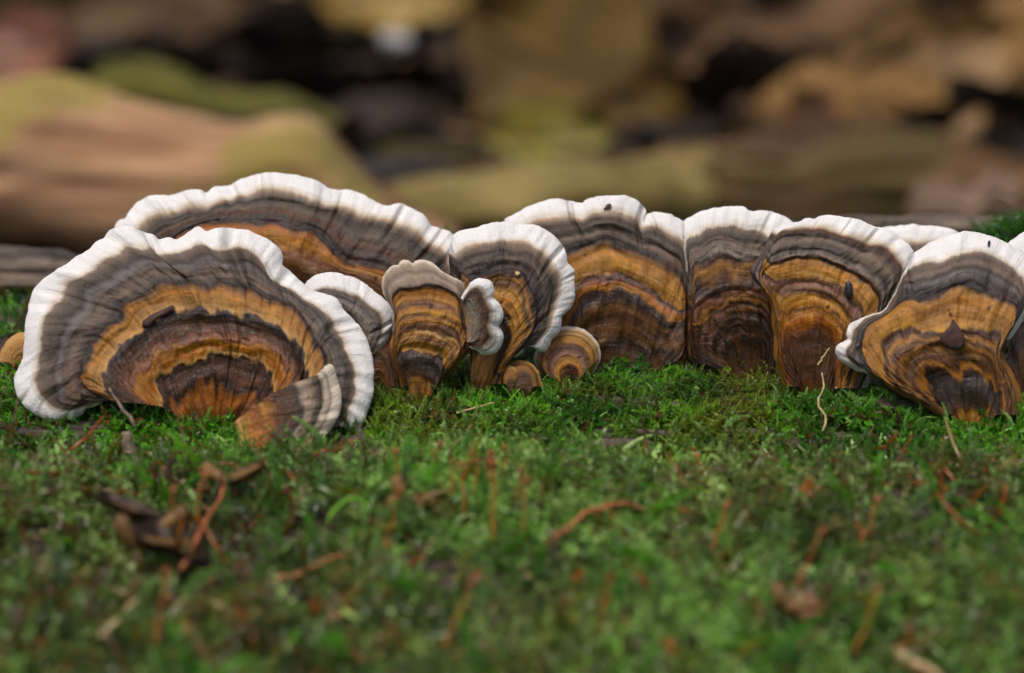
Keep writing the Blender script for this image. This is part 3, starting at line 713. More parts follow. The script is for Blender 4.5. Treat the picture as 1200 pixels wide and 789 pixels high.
def wood_material(name, stops, gx=60.0, gz=900.0, rough=0.8, bump=0.0008):
    m = NT(name)
    oc = m.objco()
    mp = m.n("ShaderNodeMapping")
    m.set(mp.inputs["Vector"], oc)
    mp.inputs["Scale"].default_value = (gx, gz, gz)
    g = m.noise(mp.outputs[0], 1.0, 5.0, 0.65, 0.4)
    p = m.noise(oc, 55.0, 4.0, 0.6)
    f = m.math('ADD', m.math('MULTIPLY', g, 0.6), m.math('MULTIPLY', p, 0.4))
    c = m.ramp(f, stops)
    return m.done(m.bsdf(c, rough, m.bump(g, 0.9, bump), 0.3))


WOOD = wood_material("weathered_wood", [(0.30, lin((22, 18, 14))), (0.45, lin((48, 40, 34))), (0.56, lin((84, 76, 68))), (0.70, lin((122, 112, 102)))])
xs = np.concatenate([np.linspace(-0.5, -0.125, 40)[:-1], np.linspace(-0.125, 0.125, 330), np.linspace(0.125, 0.5, 40)[1:]])
ys = np.concatenate([np.linspace(-0.30, -0.11, 40)[:-1], np.linspace(-0.11, 0.06, 240), np.linspace(0.06, 0.14, 30)[1:]])
YY, XX = np.meshgrid(ys, xs, indexing='ij')
ZZ = log_z(XX, YY)
log_root = empty("mossy_log", (0, -0.02, -0.15))
tag(log_root, "decaying grey fallen log carrying the bracket fungi and moss", "log")
V = np.stack([XX, YY, ZZ], axis=-1).reshape(-1, 3) - np.array(log_root.location)
wood = link("wood", mesh_from("wood", V, grid_faces(len(ys), len(xs)), WOOD), log_root)

# splinters of bare wood lying in the grain of the log
WOOD2 = wood_material("split_wood", [(0.28, lin((34, 28, 24))), (0.48, lin((82, 70, 60))), (0.62, lin((126, 112, 98))), (0.75, lin((150, 136, 120)))], 90, 1400)


def splinter(parent, p0, p1, w, h, mat, seed, name="splinter", n=26):
    p0 = Vector(p0); p1 = Vector(p1)
    d = p1 - p0
    L = d.length
    ex = d.normalized()
    up = Vector((0, -0.35, 1)); ey = ex.cross(up).normalized(); ez = ey.cross(ex) * -1
    if ez.z < 0: ez = -ez
    m_ = 10
    verts = []
    for i in range(n):
        t = i / (n - 1)
        tp = min(1, 6 * t + .15) * min(1, 6 * (1 - t) + .1)
        ww = w * tp * (0.75 + 0.5 * fbm(t * 9, 0.3, seed, 2)); hh = h * tp * (0.6 + 0.8 * fbm(t * 12, 5.1, seed + 3, 3))
        off = (fbm(t * 5, 2.2, seed + 7, 2) - .5) * w * 0.5
        for k in range(m_):
            a = 2 * math.pi * k / m_
            ca, sa = math.cos(a), math.sin(a)
            rr = 1 + 0.35 * (float(vnoise(t * 14, k * 1.7, seed + 11)) - .5)
            q = p0 + ex * (L * t) + ey * (ww * ca * rr + off) + ez * (hh * sa * rr)
            verts.append(q)
    F = [[i * m_ + k, i * m_ + (k + 1) % m_, (i + 1) * m_ + (k + 1) % m_, (i + 1) * m_ + k] for i in range(n - 1) for k in range(m_)]
    F += [list(range(m_))[::-1], [(n - 1) * m_ + k for k in range(m_)]]
    base = parent.location if parent is not None else Vector((0, 0, 0))
    me = mesh_from(name, [v - base for v in verts], F, mat)
    return link(name, me, parent)


for i, (xa, pya, xb, pyb, y, w, h) in enumerate([
        (-60, 296, 92, 302, .043, .0022, .0012), (-80, 312, 110, 312, .039, .0018, .0011), (-40, 329, 95, 333, .036, .0024, .0012),
        (780, 268, 1010, 262, .044, .0018, .0010), (960, 260, 1260, 265, .045, .0020, .0010),
        (683, 521, 768, 519, -.0125, .0012, .0006), (846, 505, 930, 508, -.010, .0010, .0005), (742, 505, 800, 511, -.011, .0007, .0005),
        (860, 486, 905, 492, -.007, .0008, .0006), (890, 522, 975, 518, -.0125, .0008, .0006), (960, 510, 1040, 516, -.011, .0008, .0005),
        (1025, 470, 1075, 480, -.006, .0014, .0005), (770, 486, 840, 489, -.007, .0007, .0005), (560, 488, 640, 492, -.007, .0007, .0004),
        (405, 520, 440, 512, -.012, .0012, .0006), (20, 505, 80, 512, -.0105, .001, .0005)]):
    splinter(log_root, at(xa, pya, y), at(xb, pyb, y), w, h, WOOD2 if i % 3 else WOOD, 100 + i)


# ------------------------------------------------------------------ forest floor
def ground_z(x, y):
    x = np.asarray(x, float); y = np.asarray(y, float)
    z = np.interp(y, [-60, -2, -0.3, 0.08, 0.14, 0.20, 0.45, 0.9, 2.5, 12, 60], [-0.8, -0.3, -0.15, -0.11, -0.055, -0.022, 0.006, 0.06, 0.22, 0.9, 3.0])
    near = np.exp(-(x ** 2 + (y - .3) ** 2) / 1.5)
    z = z + (fbm(x * 9, y * 9, 61, 4) - .5) * 0.03 * near + (fbm(x * 0.6, y * 0.6, 63, 3) - .5) * 0.5 * (1 - near)
    return z


def soil_material():
    m = NT("forest_soil")
    oc = m.objco()
    a = m.noise(oc, 18.0, 6.0, 0.65)
    b = m.noise(oc, 160.0, 4.0, 0.6)
    f = m.math('ADD', m.math('MULTIPLY', a, 0.65), m.math('MULTIPLY', b, 0.35))
    c = m.ramp(f, [(0.3, lin((16, 12, 9))), (0.5, lin((36, 26, 18))), (0.66, lin((66, 48, 30)))])
    return m.done(m.bsdf(c, 0.9, m.bump(f, 0.8, 0.01), 0.25))


gx = np.concatenate([-np.geomspace(60, 0.6, 28)[:-1], np.linspace(-0.6, 0.6, 120), np.geomspace(0.6, 60, 28)[1:]])
gy = np.concatenate([-np.geomspace(60, 0.3, 28)[:-1], np.linspace(-0.3, 1.2, 150), np.geomspace(1.2, 60, 28)[1:]])
YY, XX = np.meshgrid(gy, gx, indexing='ij')
g_me = mesh_from("ground", np.stack([XX, YY, ground_z(XX, YY)], axis=-1).reshape(-1, 3), grid_faces(len(gy), len(gx)), soil_material())
tag(link("ground", g_me), kind="structure")


# ---- leaves
def leaf_material(name, c1, c2, c3):
    m = NT(name)
    oc = m.objco()
    a = m.noise(oc, 60.0, 4.0, 0.6)
    b = m.noise(oc, 420.0, 3.0, 0.6)
    f = m.math('ADD', m.math('MULTIPLY', a, 0.7), m.math('MULTIPLY', b, 0.3))
    c = m.ramp(f, [(0.34, lin(c1)), (0.5, lin(c2)), (0.66, lin(c3))])
    return m.done(m.bsdf(c, 0.55, m.bump(b, 0.5, 0.0008), 0.4))


LEAF = {
    'olive': leaf_material("olive_leaf", (64, 46, 14), (94, 70, 22), (112, 86, 30)),
    'yellow': leaf_material("yellow_leaf", (92, 70, 18), (124, 98, 32), (142, 116, 46)),
    'tan': leaf_material("tan_leaf", (84, 60, 30), (120, 90, 48), (146, 112, 66)),
    'red': leaf_material("russet_leaf", (70, 40, 28), (104, 62, 44), (132, 84, 62)),
    'yellowgreen': leaf_material("yellow_green_leaf", (84, 78, 14), (112, 106, 26), (130, 124, 40)),
    'dark': leaf_material("dark_leaf", (26, 18, 12), (46, 32, 20), (68, 48, 30)),
    'brown': leaf_material("brown_leaf", (52, 36, 20), (84, 60, 34), (112, 84, 50))}


def leaf_geom(L, W, curl, seed, n=18, m_=9):
    """a leaf blade along +x, lying in xy, cupped and wavy, with its stalk behind"""
    V = []
    for i in range(n):
        t = i / (n - 1)
        hw = W * 0.5 * (math.sin(math.pi * min(1, t * 0.97 + .02)) ** 0.75) * (1.15 - 0.35 * t)
        hw *= 1 + 0.16 * math.sin(t * 19 + seed) + 0.1 * math.sin(t * 31 + seed * 2)
        for k in range(m_):
            s = 2 * k / (m_ - 1) - 1
            z = curl * L * (0.55 * s * s + 0.5 * (t - .45) ** 2) + 0.02 * L * math.sin(5 * s + 7 * t + seed) - 0.012 * L * math.exp(-(s / .12) ** 2)
            V.append((L * t, hw * s, z))
    F = grid_faces(n, m_)
    return np.array(V), F


def leaf(label, loc, L, W, rot, kind, curl=0.25, seed=0, cat="leaf", group=None, name="fallen_leaf"):
    root = empty(name, loc)
    root.rotation_euler = rot
    tag(root, label, cat, group)
    V, F = leaf_geom(L, W, curl, seed)
    V = V - np.array([L * .5, 0, 0])
    th = 0.0004
    n = len(V)
    V2 = np.vstack([V, V - [0, 0, th]])
    link("blade", mesh_from("blade", V2, np.vstack([F, F[:, ::-1] + n]), LEAF[kind]), root)
    # midrib and stalk
    pts = [(-L * .72, 0.0, 0.004), (-L * .5, 0, curl * L * .1)] + [(L * (t - .5), 0, curl * L * .5 * (t - .45) ** 2 + .0004) for t in (.2, .4, .6, .8, .95)]
    tube("midrib", pts, [0.0009, .0009, .0008, .0007, .0005, .0004, .0002], LEAF['tan'], root, local=True)
    return root


def tube_geom(pts, radii, k=6):
    pts = [Vector(p) for p in pts]
    verts = []
    n = len(pts)
    prev = None
    for i, p in enumerate(pts):
        t = (pts[min(i + 1, n - 1)] - pts[max(i - 1, 0)]).normalized()
        ref = Vector((0, 0, 1)) if abs(t.z) < .9 else Vector((1, 0, 0))
        a = t.cross(ref).normalized() if prev is None else (prev - t * prev.dot(t)).normalized()
        prev = a
        b = t.cross(a)
        r = radii[i] if hasattr(radii, '__len__') else radii
        for j in range(k):
            an = 2 * math.pi * j / k
            verts.append(p + (a * math.cos(an) + b * math.sin(an)) * r)
    F = [[i * k + j, i * k + (j + 1) % k, (i + 1) * k + (j + 1) % k, (i + 1) * k + j] for i in range(n - 1) for j in range(k)]
    F += [list(range(k))[::-1], [(n - 1) * k + j for j in range(k)]]
    return verts, F


def tube(name, pts, radii, mat, parent=None, k=6, local=False):
    verts, F = tube_geom(pts, radii, k)
    if parent is not None and not local:
        verts = [v - parent.location for v in verts]
    return link(name, mesh_from(name, verts, F, mat), parent)


# ---- rotten logs on the bank behind
def rough_log(label, p0, p1, r0, r1, mat, seed, squash=0.8, name="rotten_log", lump=0.45):
    p0 = Vector(p0); p1 = Vector(p1)
    d = (p1 - p0); L = d.length; ex = d.normalized()
    ey = ex.cross(Vector((0, 0, 1))).normalized(); ez = ey.cross(ex).normalized()
    if ez.z < 0: ez = -ez
    n, k = 90, 48
    t = np.linspace(0, 1, n)[:, None]
    a = np.linspace(0, 2 * math.pi, k, endpoint=False)[None, :]
    per = np.minimum(a, 2 * math.pi - a)
    rr = (r0 + (r1 - r0) * t) * (1 + lump * (fbm(t * L * 30, per * 1.6, seed, 4) - .5) + 0.35 * (fbm(t * L * 8, per * 7 + 0 * t, seed + 5, 3) - .5))
    rr = rr * np.clip(np.minimum(t, 1 - t) * 30 + 0.55, 0, 1)
    cx = t * L; sag = (fbm(t * 4, 0 * t, seed + 8, 2) - .5) * r0 * 0.8
    ca, sa = np.cos(a) * rr, np.sin(a) * rr * squash + sag
    c = np.array(p0) + 0.0
    Vv = c + cx[..., None] * np.array(ex) + ca[..., None] * np.array(ey) + sa[..., None] * np.array(ez)
    root = empty(name, p0)
    tag(root, label, "log")
    loc = np.array(p0)
    F = grid_faces(n, k, wrap=True)
    body = mesh_from("wood", Vv.reshape(-1, 3) - loc, F, mat)
    link("wood", body, root)
    for nm, i in (("broken_end", 0), ("broken_end", n - 1)):
        ring = Vv[i] - loc
        cen = ring.mean(axis=0) + (np.array(ex) * (-0.002 if i == 0 else 0.002))
        V2 = np.vstack([ring, cen])
        F2 = np.array([[j, (j + 1) % k, k] for j in range(k)])
        link(nm, mesh_from(nm, V2, F2, mat), root)
    return root


def bank_wood(name, c1, c2, c3, c4=None):
    m = NT(name)
    oc = m.objco()
    mp = m.n("ShaderNodeMapping")
    m.set(mp.inputs["Vector"], oc)
    mp.inputs["Scale"].default_value = (14, 90, 90)
    g = m.noise(mp.outputs[0], 1.0, 4.0, 0.6, 0.6)
    p = m.noise(oc, 26.0, 3.0, 0.6)
    c = m.ramp(g, [(0.32, lin(c1)), (0.48, lin(c2)), (0.64, lin(c3))])
    if c4:
        c = m.mix(m.mapr(p, 0.52, 0.62, 0, 0.85), c, lin(c4))
    return m.done(m.bsdf(c, 0.85, m.bump(g, 0.8, 0.003), 0.25))


BW_TAN = bank_wood("tan_rotten_wood", (78, 54, 36), (142, 106, 76), (178, 142, 106), (132, 118, 58))
BW_OLIVE = bank_wood("olive_rotten_wood", (56, 46, 22), (112, 96, 52), (136, 120, 72), (104, 100, 40))
BW_MOSS = bank_wood("mossy_rotten_wood", (40, 36, 14), (78, 74, 26), (98, 94, 38))
BW_BROWN = bank_wood("brown_rotten_wood", (42, 28, 18), (86, 62, 38), (118, 90, 60), (70, 60, 30))
BW_TAN2 = bank_wood("buff_rotten_wood", (60, 42, 20), (108, 80, 42), (130, 98, 56))

rough_log("pale tan rotten log sloping down behind the wide scalloped bracket", at(-260, 150, .20), at(540, 296, .19), .028, .014, BW_TAN, 201)
rough_log("long olive-tan rotten log lying behind the tall three-lobed bracket", at(400, 275, .20), at(840, 212, .25), .0095, .012, BW_OLIVE, 207)
rough_log("brown rotten log lying along the bank behind the orange brackets", at(760, 228, .25), at(1420, 238, .23), .013, .014, BW_BROWN, 212)
rough_log("piece of wood with yellow-green moss above the tan log", at(110, 96, .26), at(400, 160, .26), .0085, .007, BW_MOSS, 218, name="mossy_branch")
rough_log("slanting buff branch leaning down the bank above the brown log", at(870, 196, .31), at(1280, 40, .38), .016, .022, BW_TAN2, 223, name="fallen_branch")
rough_log("darker brown branch slanting beyond a dark cleft", at(790, 130, .40), at(1130, -50, .46), .014, .018, BW_BROWN, 226, name="fallen_branch")
rough_log("low grey-brown branch stub beneath the slanting buff branch", at(1070, 238, .20), at(1190, 240, .20), .0065, .006, bank_wood("greyed_wood", (70, 54, 44), (112, 90, 74), (130, 108, 90)), 229, name="branch_stub")

leaf("large curled olive-brown leaf standing on the bank behind the tall bracket", at(668, 84, .36), .066, .058, (R(78), R(28), R(8)), 'olive', .12, 3)
leaf("yellow leaf lying above the dark hollow in the bank", at(462, -8, .42), .050, .026, (R(65), 0, R(4)), 'yellow', .15, 5)
leaf("russet leaf lying beyond the pale tan log", at(30, 60, .34), .030, .022, (R(60), 0, R(-10)), 'red', .2, 6)
leaf("pale reddish leaf tip under the slanting buff branch", at(952, 146, .28), .020, .014, (R(75), R(60), R(5)), 'red', .25, 8)
leaf("yellow-green leaf at the foot of the large curled olive leaf", at(640, 158, .30), .034, .016, (R(70), 0, R(3)), 'yellowgreen', .15, 9)
leaf("tan leaf propped against the slanting buff branch", at(1085, 92, .33), .052, .036, (R(75), R(-30), R(5)), 'tan', .15, 10)
leaf("brown leaf standing between the olive leaf and the slanting branches", at(800, 60, .44), .055, .04, (R(75), R(60), R(-10)), 'brown', .2, 12)
leaf("brown leaf lying beyond the mossy piece of wood", at(190, 40, .42), .06, .04, (R(65), R(10), R(10)), 'brown', .2, 13)

# pale pebble in the dark hollow
def pebble(label, loc, r, mat, name="pebble"):
    n, k = 14, 20
    V = []
    for i in range(n):
        th = math.pi * i / (n - 1)
        for j in range(k):
            ph = 2 * math.pi * j / k
            s = Vector((math.sin(th) * math.cos(ph), math.sin(th) * math.sin(ph), math.cos(th)))
            q = 1 + 0.35 * mnoise.noise(s * 1.4 + Vector((3, 1, 2)))
            V.append((s.x * r * q * 1.1, s.y * r * q, s.z * r * q * .85))
    F = grid_faces(n, k, wrap=True)
    o = link(name, mesh_from(name, V, F, mat))
    o.location = loc
    tag(o, label, name)
    return o

m_ = NT("pale_stone"); oc_ = m_.objco()
PALE = m_.done(m_.bsdf(m_.ramp(m_.noise(oc_, 300, 4), [(.3, lin((140, 140, 140))), (.7, lin((184, 184, 182)))]), .7))
pebble("small pale grey pebble in the dark hollow of the bank", at(463, 48, .33), .0034, PALE)

# leaf litter: dark leaves and scraps over the bank
m = NT("wet_litter")
a_ = m.n("ShaderNodeAttribute", attribute_name="tint")
nz = m.noise(m.objco(), 150.0, 4.0, .6)
LITTER = m.done(m.bsdf(m.scale_col(a_.outputs["Color"], m.mapr(nz, .3, .7, .6, 1.3)), .8, m.bump(nz, .4, .001), .4))
LV, LF, LC, off = [], [], [], 0
lr = np.random.default_rng(5)
tones = [np.array(lin(c)[:3]) for c in ((30, 21, 14), (44, 30, 18), (64, 46, 26), (90, 64, 36), (38, 36, 34), (84, 74, 30))]
for i in range(1300):
    y = lr.uniform(.24, 1.1) if i < 1200 else lr.uniform(-.6, -.2)
    x = lr.uniform(-.45, .45) * (0.5 + y)
    V, F = leaf_geom(lr.uniform(.015, .05), lr.uniform(.012, .032), lr.uniform(.1, .35), lr.uniform(0, 9), 9, 5)
    M = Matrix.Rotation(lr.uniform(0, 6.28), 3, 'Z') @ Matrix.Rotation(lr.normal(0.1, .25), 3, 'X') @ Matrix.Rotation(lr.normal(0, .2), 3, 'Y')
    V = V @ np.array(M).T + [x, y, float(ground_z(x, y)) + lr.uniform(.001, .005)]
    LV.append(V); LF.append(F + off); off += len(V)
    LC.append(np.tile(np.append(tones[lr.choice(6, p=[.3, .25, .2, .1, .1, .05])], 1), (len(V), 1)))
me = mesh_from("leaf_litter", np.vstack(LV), np.vstack(LF), LITTER)
me.color_attributes.new("tint", 'FLOAT_COLOR', 'POINT').data.foreach_set("color", np.vstack(LC).astype(np.float32).ravel())
lit = link("leaf_litter", me)
tag(lit, "dark wet leaf litter covering the bank behind the log", "leaf litter", kind="stuff")


# ------------------------------------------------------------------ moss
def shoot(rs, length, n_leaf, leaf_l, leaf_w, bend, flat=True, droop=0.4):
    """a leafy moss shoot growing up +z, arching towards +x; returns triangles with a per-vertex shade key"""
    ts = np.linspace(0.06, 1, n_leaf)
    V, F, K = [], [], []
    def axis(t):
        a = bend * t
        return np.array([length * (1 - math.cos(a)) / bend, 0, length * math.sin(a) / bend])
    def tang(t):
        a = bend * t
        return np.array([math.sin(a), 0, math.cos(a)])
    nst = 4
    for i in range(nst):
        p = axis(i / (nst - 1)); r = leaf_w * 0.16 * (1 - .6 * i / (nst - 1))
        for j in range(3):
            an = 2.094 * j
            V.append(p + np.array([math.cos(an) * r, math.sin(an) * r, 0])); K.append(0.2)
    for i in range(nst - 1):
        for j in range(3):
            a = i * 3 + j; b = i * 3 + (j + 1) % 3
            F.append((a, b, b + 3)); F.append((a, b + 3, a + 3))
    ph = rs.uniform(0, 6.28)
    for i, t in enumerate(ts):
        ph += math.pi * (1 + .10 * rs.normal()) if flat else 2.4
        p = axis(t); T = tang(t)
        N1 = np.array([0, 1.0, 0]); N2 = np.cross(T, N1)
        out = math.cos(ph) * N1 + math.sin(ph) * N2 * (0.5 if flat else 1)
        out /= np.linalg.norm(out)
        up = min(1.4, 0.45 + 0.9 * t * t + rs.normal() * .15)
        d = out * math.cos(up) + T * math.sin(up)
        side = np.cross(d, T); side /= np.linalg.norm(side) + 1e-9
        nor = np.cross(side, d)
        s = (0.75 + .5 * math.sin(math.pi * min(1, t * .9 + .1))) * (1 - .4 * t) * rs.uniform(.75, 1.25)
        l = leaf_l * s; w = leaf_w * s
        b = len(V)
        V += [p, p + d * l * .42 + side * w * .5 + nor * w * .15, p + d * l - nor * l * droop * .3, p + d * l * .42 - side * w * .5 + nor * w * .15]
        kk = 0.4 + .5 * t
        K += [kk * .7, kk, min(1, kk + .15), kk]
        F += [(b, b + 1, b + 2), (b, b + 2, b + 3)]
    return np.array(V), np.array(F), np.array(K)


ms = np.random.default_rng(21)
SHARP = [shoot(ms, 1.0, int(ms.integers(22, 30)), .22, .125, ms.uniform(.4, 1.6), i % 2 == 0) for i in range(12)]
FERN = [shoot(ms, 1.0, 40, .15, .085, ms.uniform(.5, 1.3), True) for _ in range(5)]
LOOSE = [shoot(ms, 1.0, int(ms.integers(14, 22)), .20, .085, ms.uniform(.5, 2.4), i % 3 > 0, .8) for i in range(12)]


def rot_to(direction, roll):
    q = Vector(direction).normalized().to_track_quat('Z', 'Y')
    return np.array((q.to_matrix() @ Matrix.Rotation(roll, 3, 'Z')))


def build_moss(name, places, label):
    """places: (template, base point, direction, size, colour)"""
    Vs, Fs, Cs, off = [], [], [], 0
    for tm, p, dr, size, c in places:
        V, F, K = tm
        M = rot_to(dr, ms.uniform(0, 6.28))
        Vs.append(((V * size) @ M.T + p).astype(np.float32))
        Fs.append(F + off); off += len(V)
        cc = np.ones((len(V), 4), dtype=np.float32); cc[:, :3] = np.asarray(c)[None, :] * (0.36 + 0.95 * K[:, None])  # shade of the gaps painted in: colour darkens toward stem and shoot foot
        Cs.append(cc)
    V = np.vstack(Vs); F = np.vstack(Fs); C = np.vstack(Cs)
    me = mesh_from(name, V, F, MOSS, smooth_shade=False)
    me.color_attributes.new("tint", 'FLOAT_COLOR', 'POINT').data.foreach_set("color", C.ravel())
    o = link(name, me)
    tag(o, label, "moss", kind="stuff")
    return len(F)


m = NT("moss_leaf")
a_ = m.n("ShaderNodeAttribute", attribute_name="tint")
pb = m.n("ShaderNodeBsdfPrincipled")
m.t.links.new(a_.outputs["Color"], pb.inputs["Base Color"])
pb.inputs["Roughness"].default_value = 0.22
pb.inputs["Specular IOR Level"].default_value = 0.9
tr = m.n("ShaderNodeBsdfTranslucent")
m.t.links.new(m.scale_col(a_.outputs["Color"], 1.35), tr.inputs[0])
mx = m.n("ShaderNodeMixShader")
mx.inputs[0].default_value = 0.4
m.t.links.new(pb.outputs[0], mx.inputs[1]); m.t.links.new(tr.outputs[0], mx.inputs[2])
MOSS = m.done(mx.outputs[0])

GREEN = np.array(lin((84, 146, 34))[:3]); BRIGHT = np.array(lin((108, 172, 40))[:3]); OLIVE = np.array(lin((122, 124, 40))[:3])
BROWN = np.array(lin((112, 82, 36))[:3]); DEEP = np.array(lin((46, 92, 24))[:3]); PALEG = np.array(lin((150, 190, 104))[:3])
ORANGE = np.array(lin((170, 92, 34))[:3])


def moss_colours(x, y, brown, freq=1.0):
    n = len(x)
    a = fbm(x * 110 * freq, y * 160 * freq, 71, 3)[:, None]; b = fbm(x * 60 * freq, y * 90 * freq, 77, 3)[:, None]
    k = smooth(.48, .62, a); c = GREEN * (1 - k) + BRIGHT * k
    k = smooth(.54, .70, b) * .8; c = c * (1 - k) + OLIVE * k
    k = smooth(.48, .34, a) * .7; c = c * (1 - k) + DEEP * k
    r = ms.random(n)
    m1 = r < .05 + brown
    c[m1] = BROWN * ms.uniform(.6, 1.3, (m1.sum(), 1))
    m2 = (r > .95)
    c[m2] = PALEG
    return c * ms.uniform(.5, 1.35, (n, 1))


places = []
# sharp band in front of the brackets
N = 32000
x = ms.uniform(-.094, .094, N); y = ms.uniform(-.027, .007, N)
px = 600 + x / .000125
keep = (fbm(x * 150, y * 240, 81, 3) > .38) | (ms.random(N) < .18)
bare = ((px > 685) & (px < 775) & (y > -.0140) & (y < -.0098)) | ((px > 840) & (px < 1000) & (y > -.0138) & (y < -.0092) & (fbm(x * 260, y * 400, 83, 2) > .45)) | ((px > 20) & (px < 70) & (y > -.0118) & (y < -.0095)) | ((px > 402) & (px < 442) & (y > -.0135) & (y < -.0105))
keep &= ~bare | (ms.random(N) < .08)
x, y, px = x[keep], y[keep], px[keep]
z = log_z(x, y) - .0003
cs = 1.05 * moss_colours(x, y, np.where(px < 260, .12, .03) + .10 * smooth(.52, .66, fbm(x * 120, y * 200, 88, 3)))
low = ((px < 135) | ((px > 640) & (px < 800) & (y > -.004)) | ((px > 385) & (px < 440))) & (y < -.006)
hgt = (.0017 + ms.uniform(.0, .0021, len(x))) * np.where(low, .6, 1.0) * (1 - .35 * smooth(-.007, -.001, y)) * (0.75 + .6 * fbm(x * 200, y * 200, 85, 2))
dx = ms.normal(0, .7, len(x)); dy = ms.normal(-.5, .6, len(x))
for i in range(len(x)):
    fern = i % 5 == 0
    places.append((FERN[i % 4] if fern else SHARP[i % 12], np.array([x[i], y[i], z[i]]), (dx[i], dy[i], 1.0), hgt[i] * (1.3 if fern else 1), cs[i] * .8 + PALEG * .2 if fern else cs[i]))
# clearly drawn fern-like fronds
for px_, py_, y_, s_, lx in ((848, 498, -.011, .0052, .3), (905, 468, -.008, .0045, .6), (1010, 470, -.009, .0042, -.5), (820, 500, -.012, .0035, .1), (962, 540, -.016, .0035, 0), (560, 500, -.011, .0036, .15), (575, 505, -.0115, .0034, -.1), (545, 503, -.011, .0034, .3), (1105, 495, -.011, .004, .4), (1185, 500, -.012, .0042, .1), (465, 518, -.013, .0034, .3), (505, 478, -.007, .0034, .2), (1070, 490, -.010, .0036, .6)):
    p = at(px_, py_ + 8, y_)
    p[2] = max(p[2], float(log_z(p[0], p[1])) + .001)
    places.append((FERN[int(px_) % 5], p, (lx, -.5, 1.0), s_, PALEG * .9))
# slope behind and the tufts on the back ridge
N = 2600
x = ms.uniform(-.10, .10, N); y = ms.uniform(.006, .034, N); z = log_z(x, y); cs = moss_colours(x, y, .05)
for i in range(N):
    places.append((SHARP[i % 12], np.array([x[i], y[i], z[i]]), (ms.normal(0, .4), ms.normal(-.3, .4), 1), ms.uniform(.002, .004), cs[i]))
for cx, py_, y_, sx, k, hh in ((1190, 280, .034, 30, 420, .005), (1240, 268, .036, 40, 300, .005), (512, 288, .044, 12, 110, .004), (1010, 264, .047, 120, 160, .0022)):
    for _ in range(k):
        p = at(cx + ms.normal(0, sx * .6), py_ + abs(ms.normal(0, 8)), y_ + ms.normal(0, .003))
        places.append((LOOSE[int(ms.integers(0, 12))], p, (ms.normal(0, .5), ms.normal(-.2, .5), 1), hh * ms.uniform(.5, 1.1), (GREEN if ms.random() < .6 else DEEP) * ms.uniform(.5, .9)))
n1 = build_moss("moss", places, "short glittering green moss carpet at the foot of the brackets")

places = []
N = 17000
y = -.114 + (ms.random(N) ** .8) * .094
x = ms.uniform(-.108, .108, N)
hol = np.exp(-((x + .048) / .010) ** 2 - ((y + .046) / .011) ** 2)
keep = (ms.random(N) > hol * .92) & ((fbm(x * 80, y * 110, 91, 3) > .36) | (ms.random(N) < .35))
x, y = x[keep], y[keep]
z = log_z(x, y) - .0005
px = 600 + x / .000118
br = .30 * smooth(460, 120, px) + .04 + .16 * smooth(.50, .64, fbm(x * 45, y * 60, 95, 3))
cs = moss_colours(x, y, br, .7)
cs = cs * .55 + cs.mean(axis=1, keepdims=True) * np.array([1.0, 1.25, .40]) * .90      # duller, older growth
orange = ms.random(len(x)) < .02
cs[orange] = ORANGE
hgt = ms.uniform(.0034, .0085, len(x))
dx = ms.normal(0, .9, len(x)); dy = ms.normal(-.35, .8, len(x))
for i in range(len(x)):
    places.append((LOOSE[i % 12], np.array([x[i], y[i], z[i]]), (dx[i], dy[i], .8), hgt[i], cs[i]))
for _ in range(420):                                   # longer arching strands
    x0 = ms.uniform(-.10, .10); y0 = -.108 + ms.random() * .082
    c0 = [PALEG * .7, BRIGHT * .9, OLIVE * 1.1, GREEN][int(ms.integers(0, 4))]
    places.append((FERN[int(ms.integers(0, 5))], np.array([x0, y0, float(log_z(x0, y0))]), (ms.normal(0, .9), ms.normal(-.3, .8), .9), ms.uniform(.007, .012), c0 * ms.uniform(.6, 1.1)))
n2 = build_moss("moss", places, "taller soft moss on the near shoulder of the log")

# dead stems and scraps tangled in the near moss
Vs, Fs, Cs, off = [], [], [], 0
for _ in range(800):
    x0 = ms.uniform(-.105, .105); y0 = -.112 + ms.random() * .09
    if ms.random() < .45: x0 = ms.uniform(-.075, -.01)
    z0 = float(np.interp(y0, PY, PZ)) + ms.uniform(.0005, .0045)
    an = ms.uniform(0, 6.28); L = ms.uniform(.002, .009); el = ms.normal(.25, .5)
    d = Vector((math.cos(an) * math.cos(el), math.sin(an) * math.cos(el), math.sin(el)))
    p0 = Vector((x0, y0, z0)); r = ms.uniform(.0001, .00032)
    vv, ff = tube_geom([p0, p0 + d * L * .5 + Vector((0, 0, ms.normal(0, .0006))), p0 + d * L], [r, r, r * .6], 4)
    ff = [q for f in ff for q in ([(f[0], f[1], f[2]), (f[0], f[2], f[3])])]
    Vs.append(np.array(vv)); Fs.append(np.array(ff) + off); off += len(vv)
    c = [BROWN, BROWN * .5, ORANGE * .8, np.array(lin((170, 146, 98))[:3]), np.array(lin((110, 52, 30))[:3])][int(ms.choice(5, p=[.32, .25, .2, .08, .15]))]
    Cs.append(np.tile(np.append(c * ms.uniform(.7, 1.2), 1), (len(vv), 1)))
me = mesh_from("dead_stems", np.vstack(Vs), np.vstack(Fs), MOSS)
me.color_attributes.new("tint", 'FLOAT_COLOR', 'POINT').data.foreach_set("color", np.vstack(Cs).astype(np.float32).ravel())
tag(link("dead_stems", me), "brown dead stems and scraps tangled in the near moss", "dead stems", kind="stuff")


# ------------------------------------------------------------------ small things in the moss
def plain(name, c1, c2, rough=.6, scale=700.0):
    m = NT(name)
    nz = m.noise(m.objco(), scale, 4.0, .6)
    return m.done(m.bsdf(m.ramp(nz, [(.35, lin(c1)), (.65, lin(c2))]), rough, m.bump(nz, .6, .0003), .4))


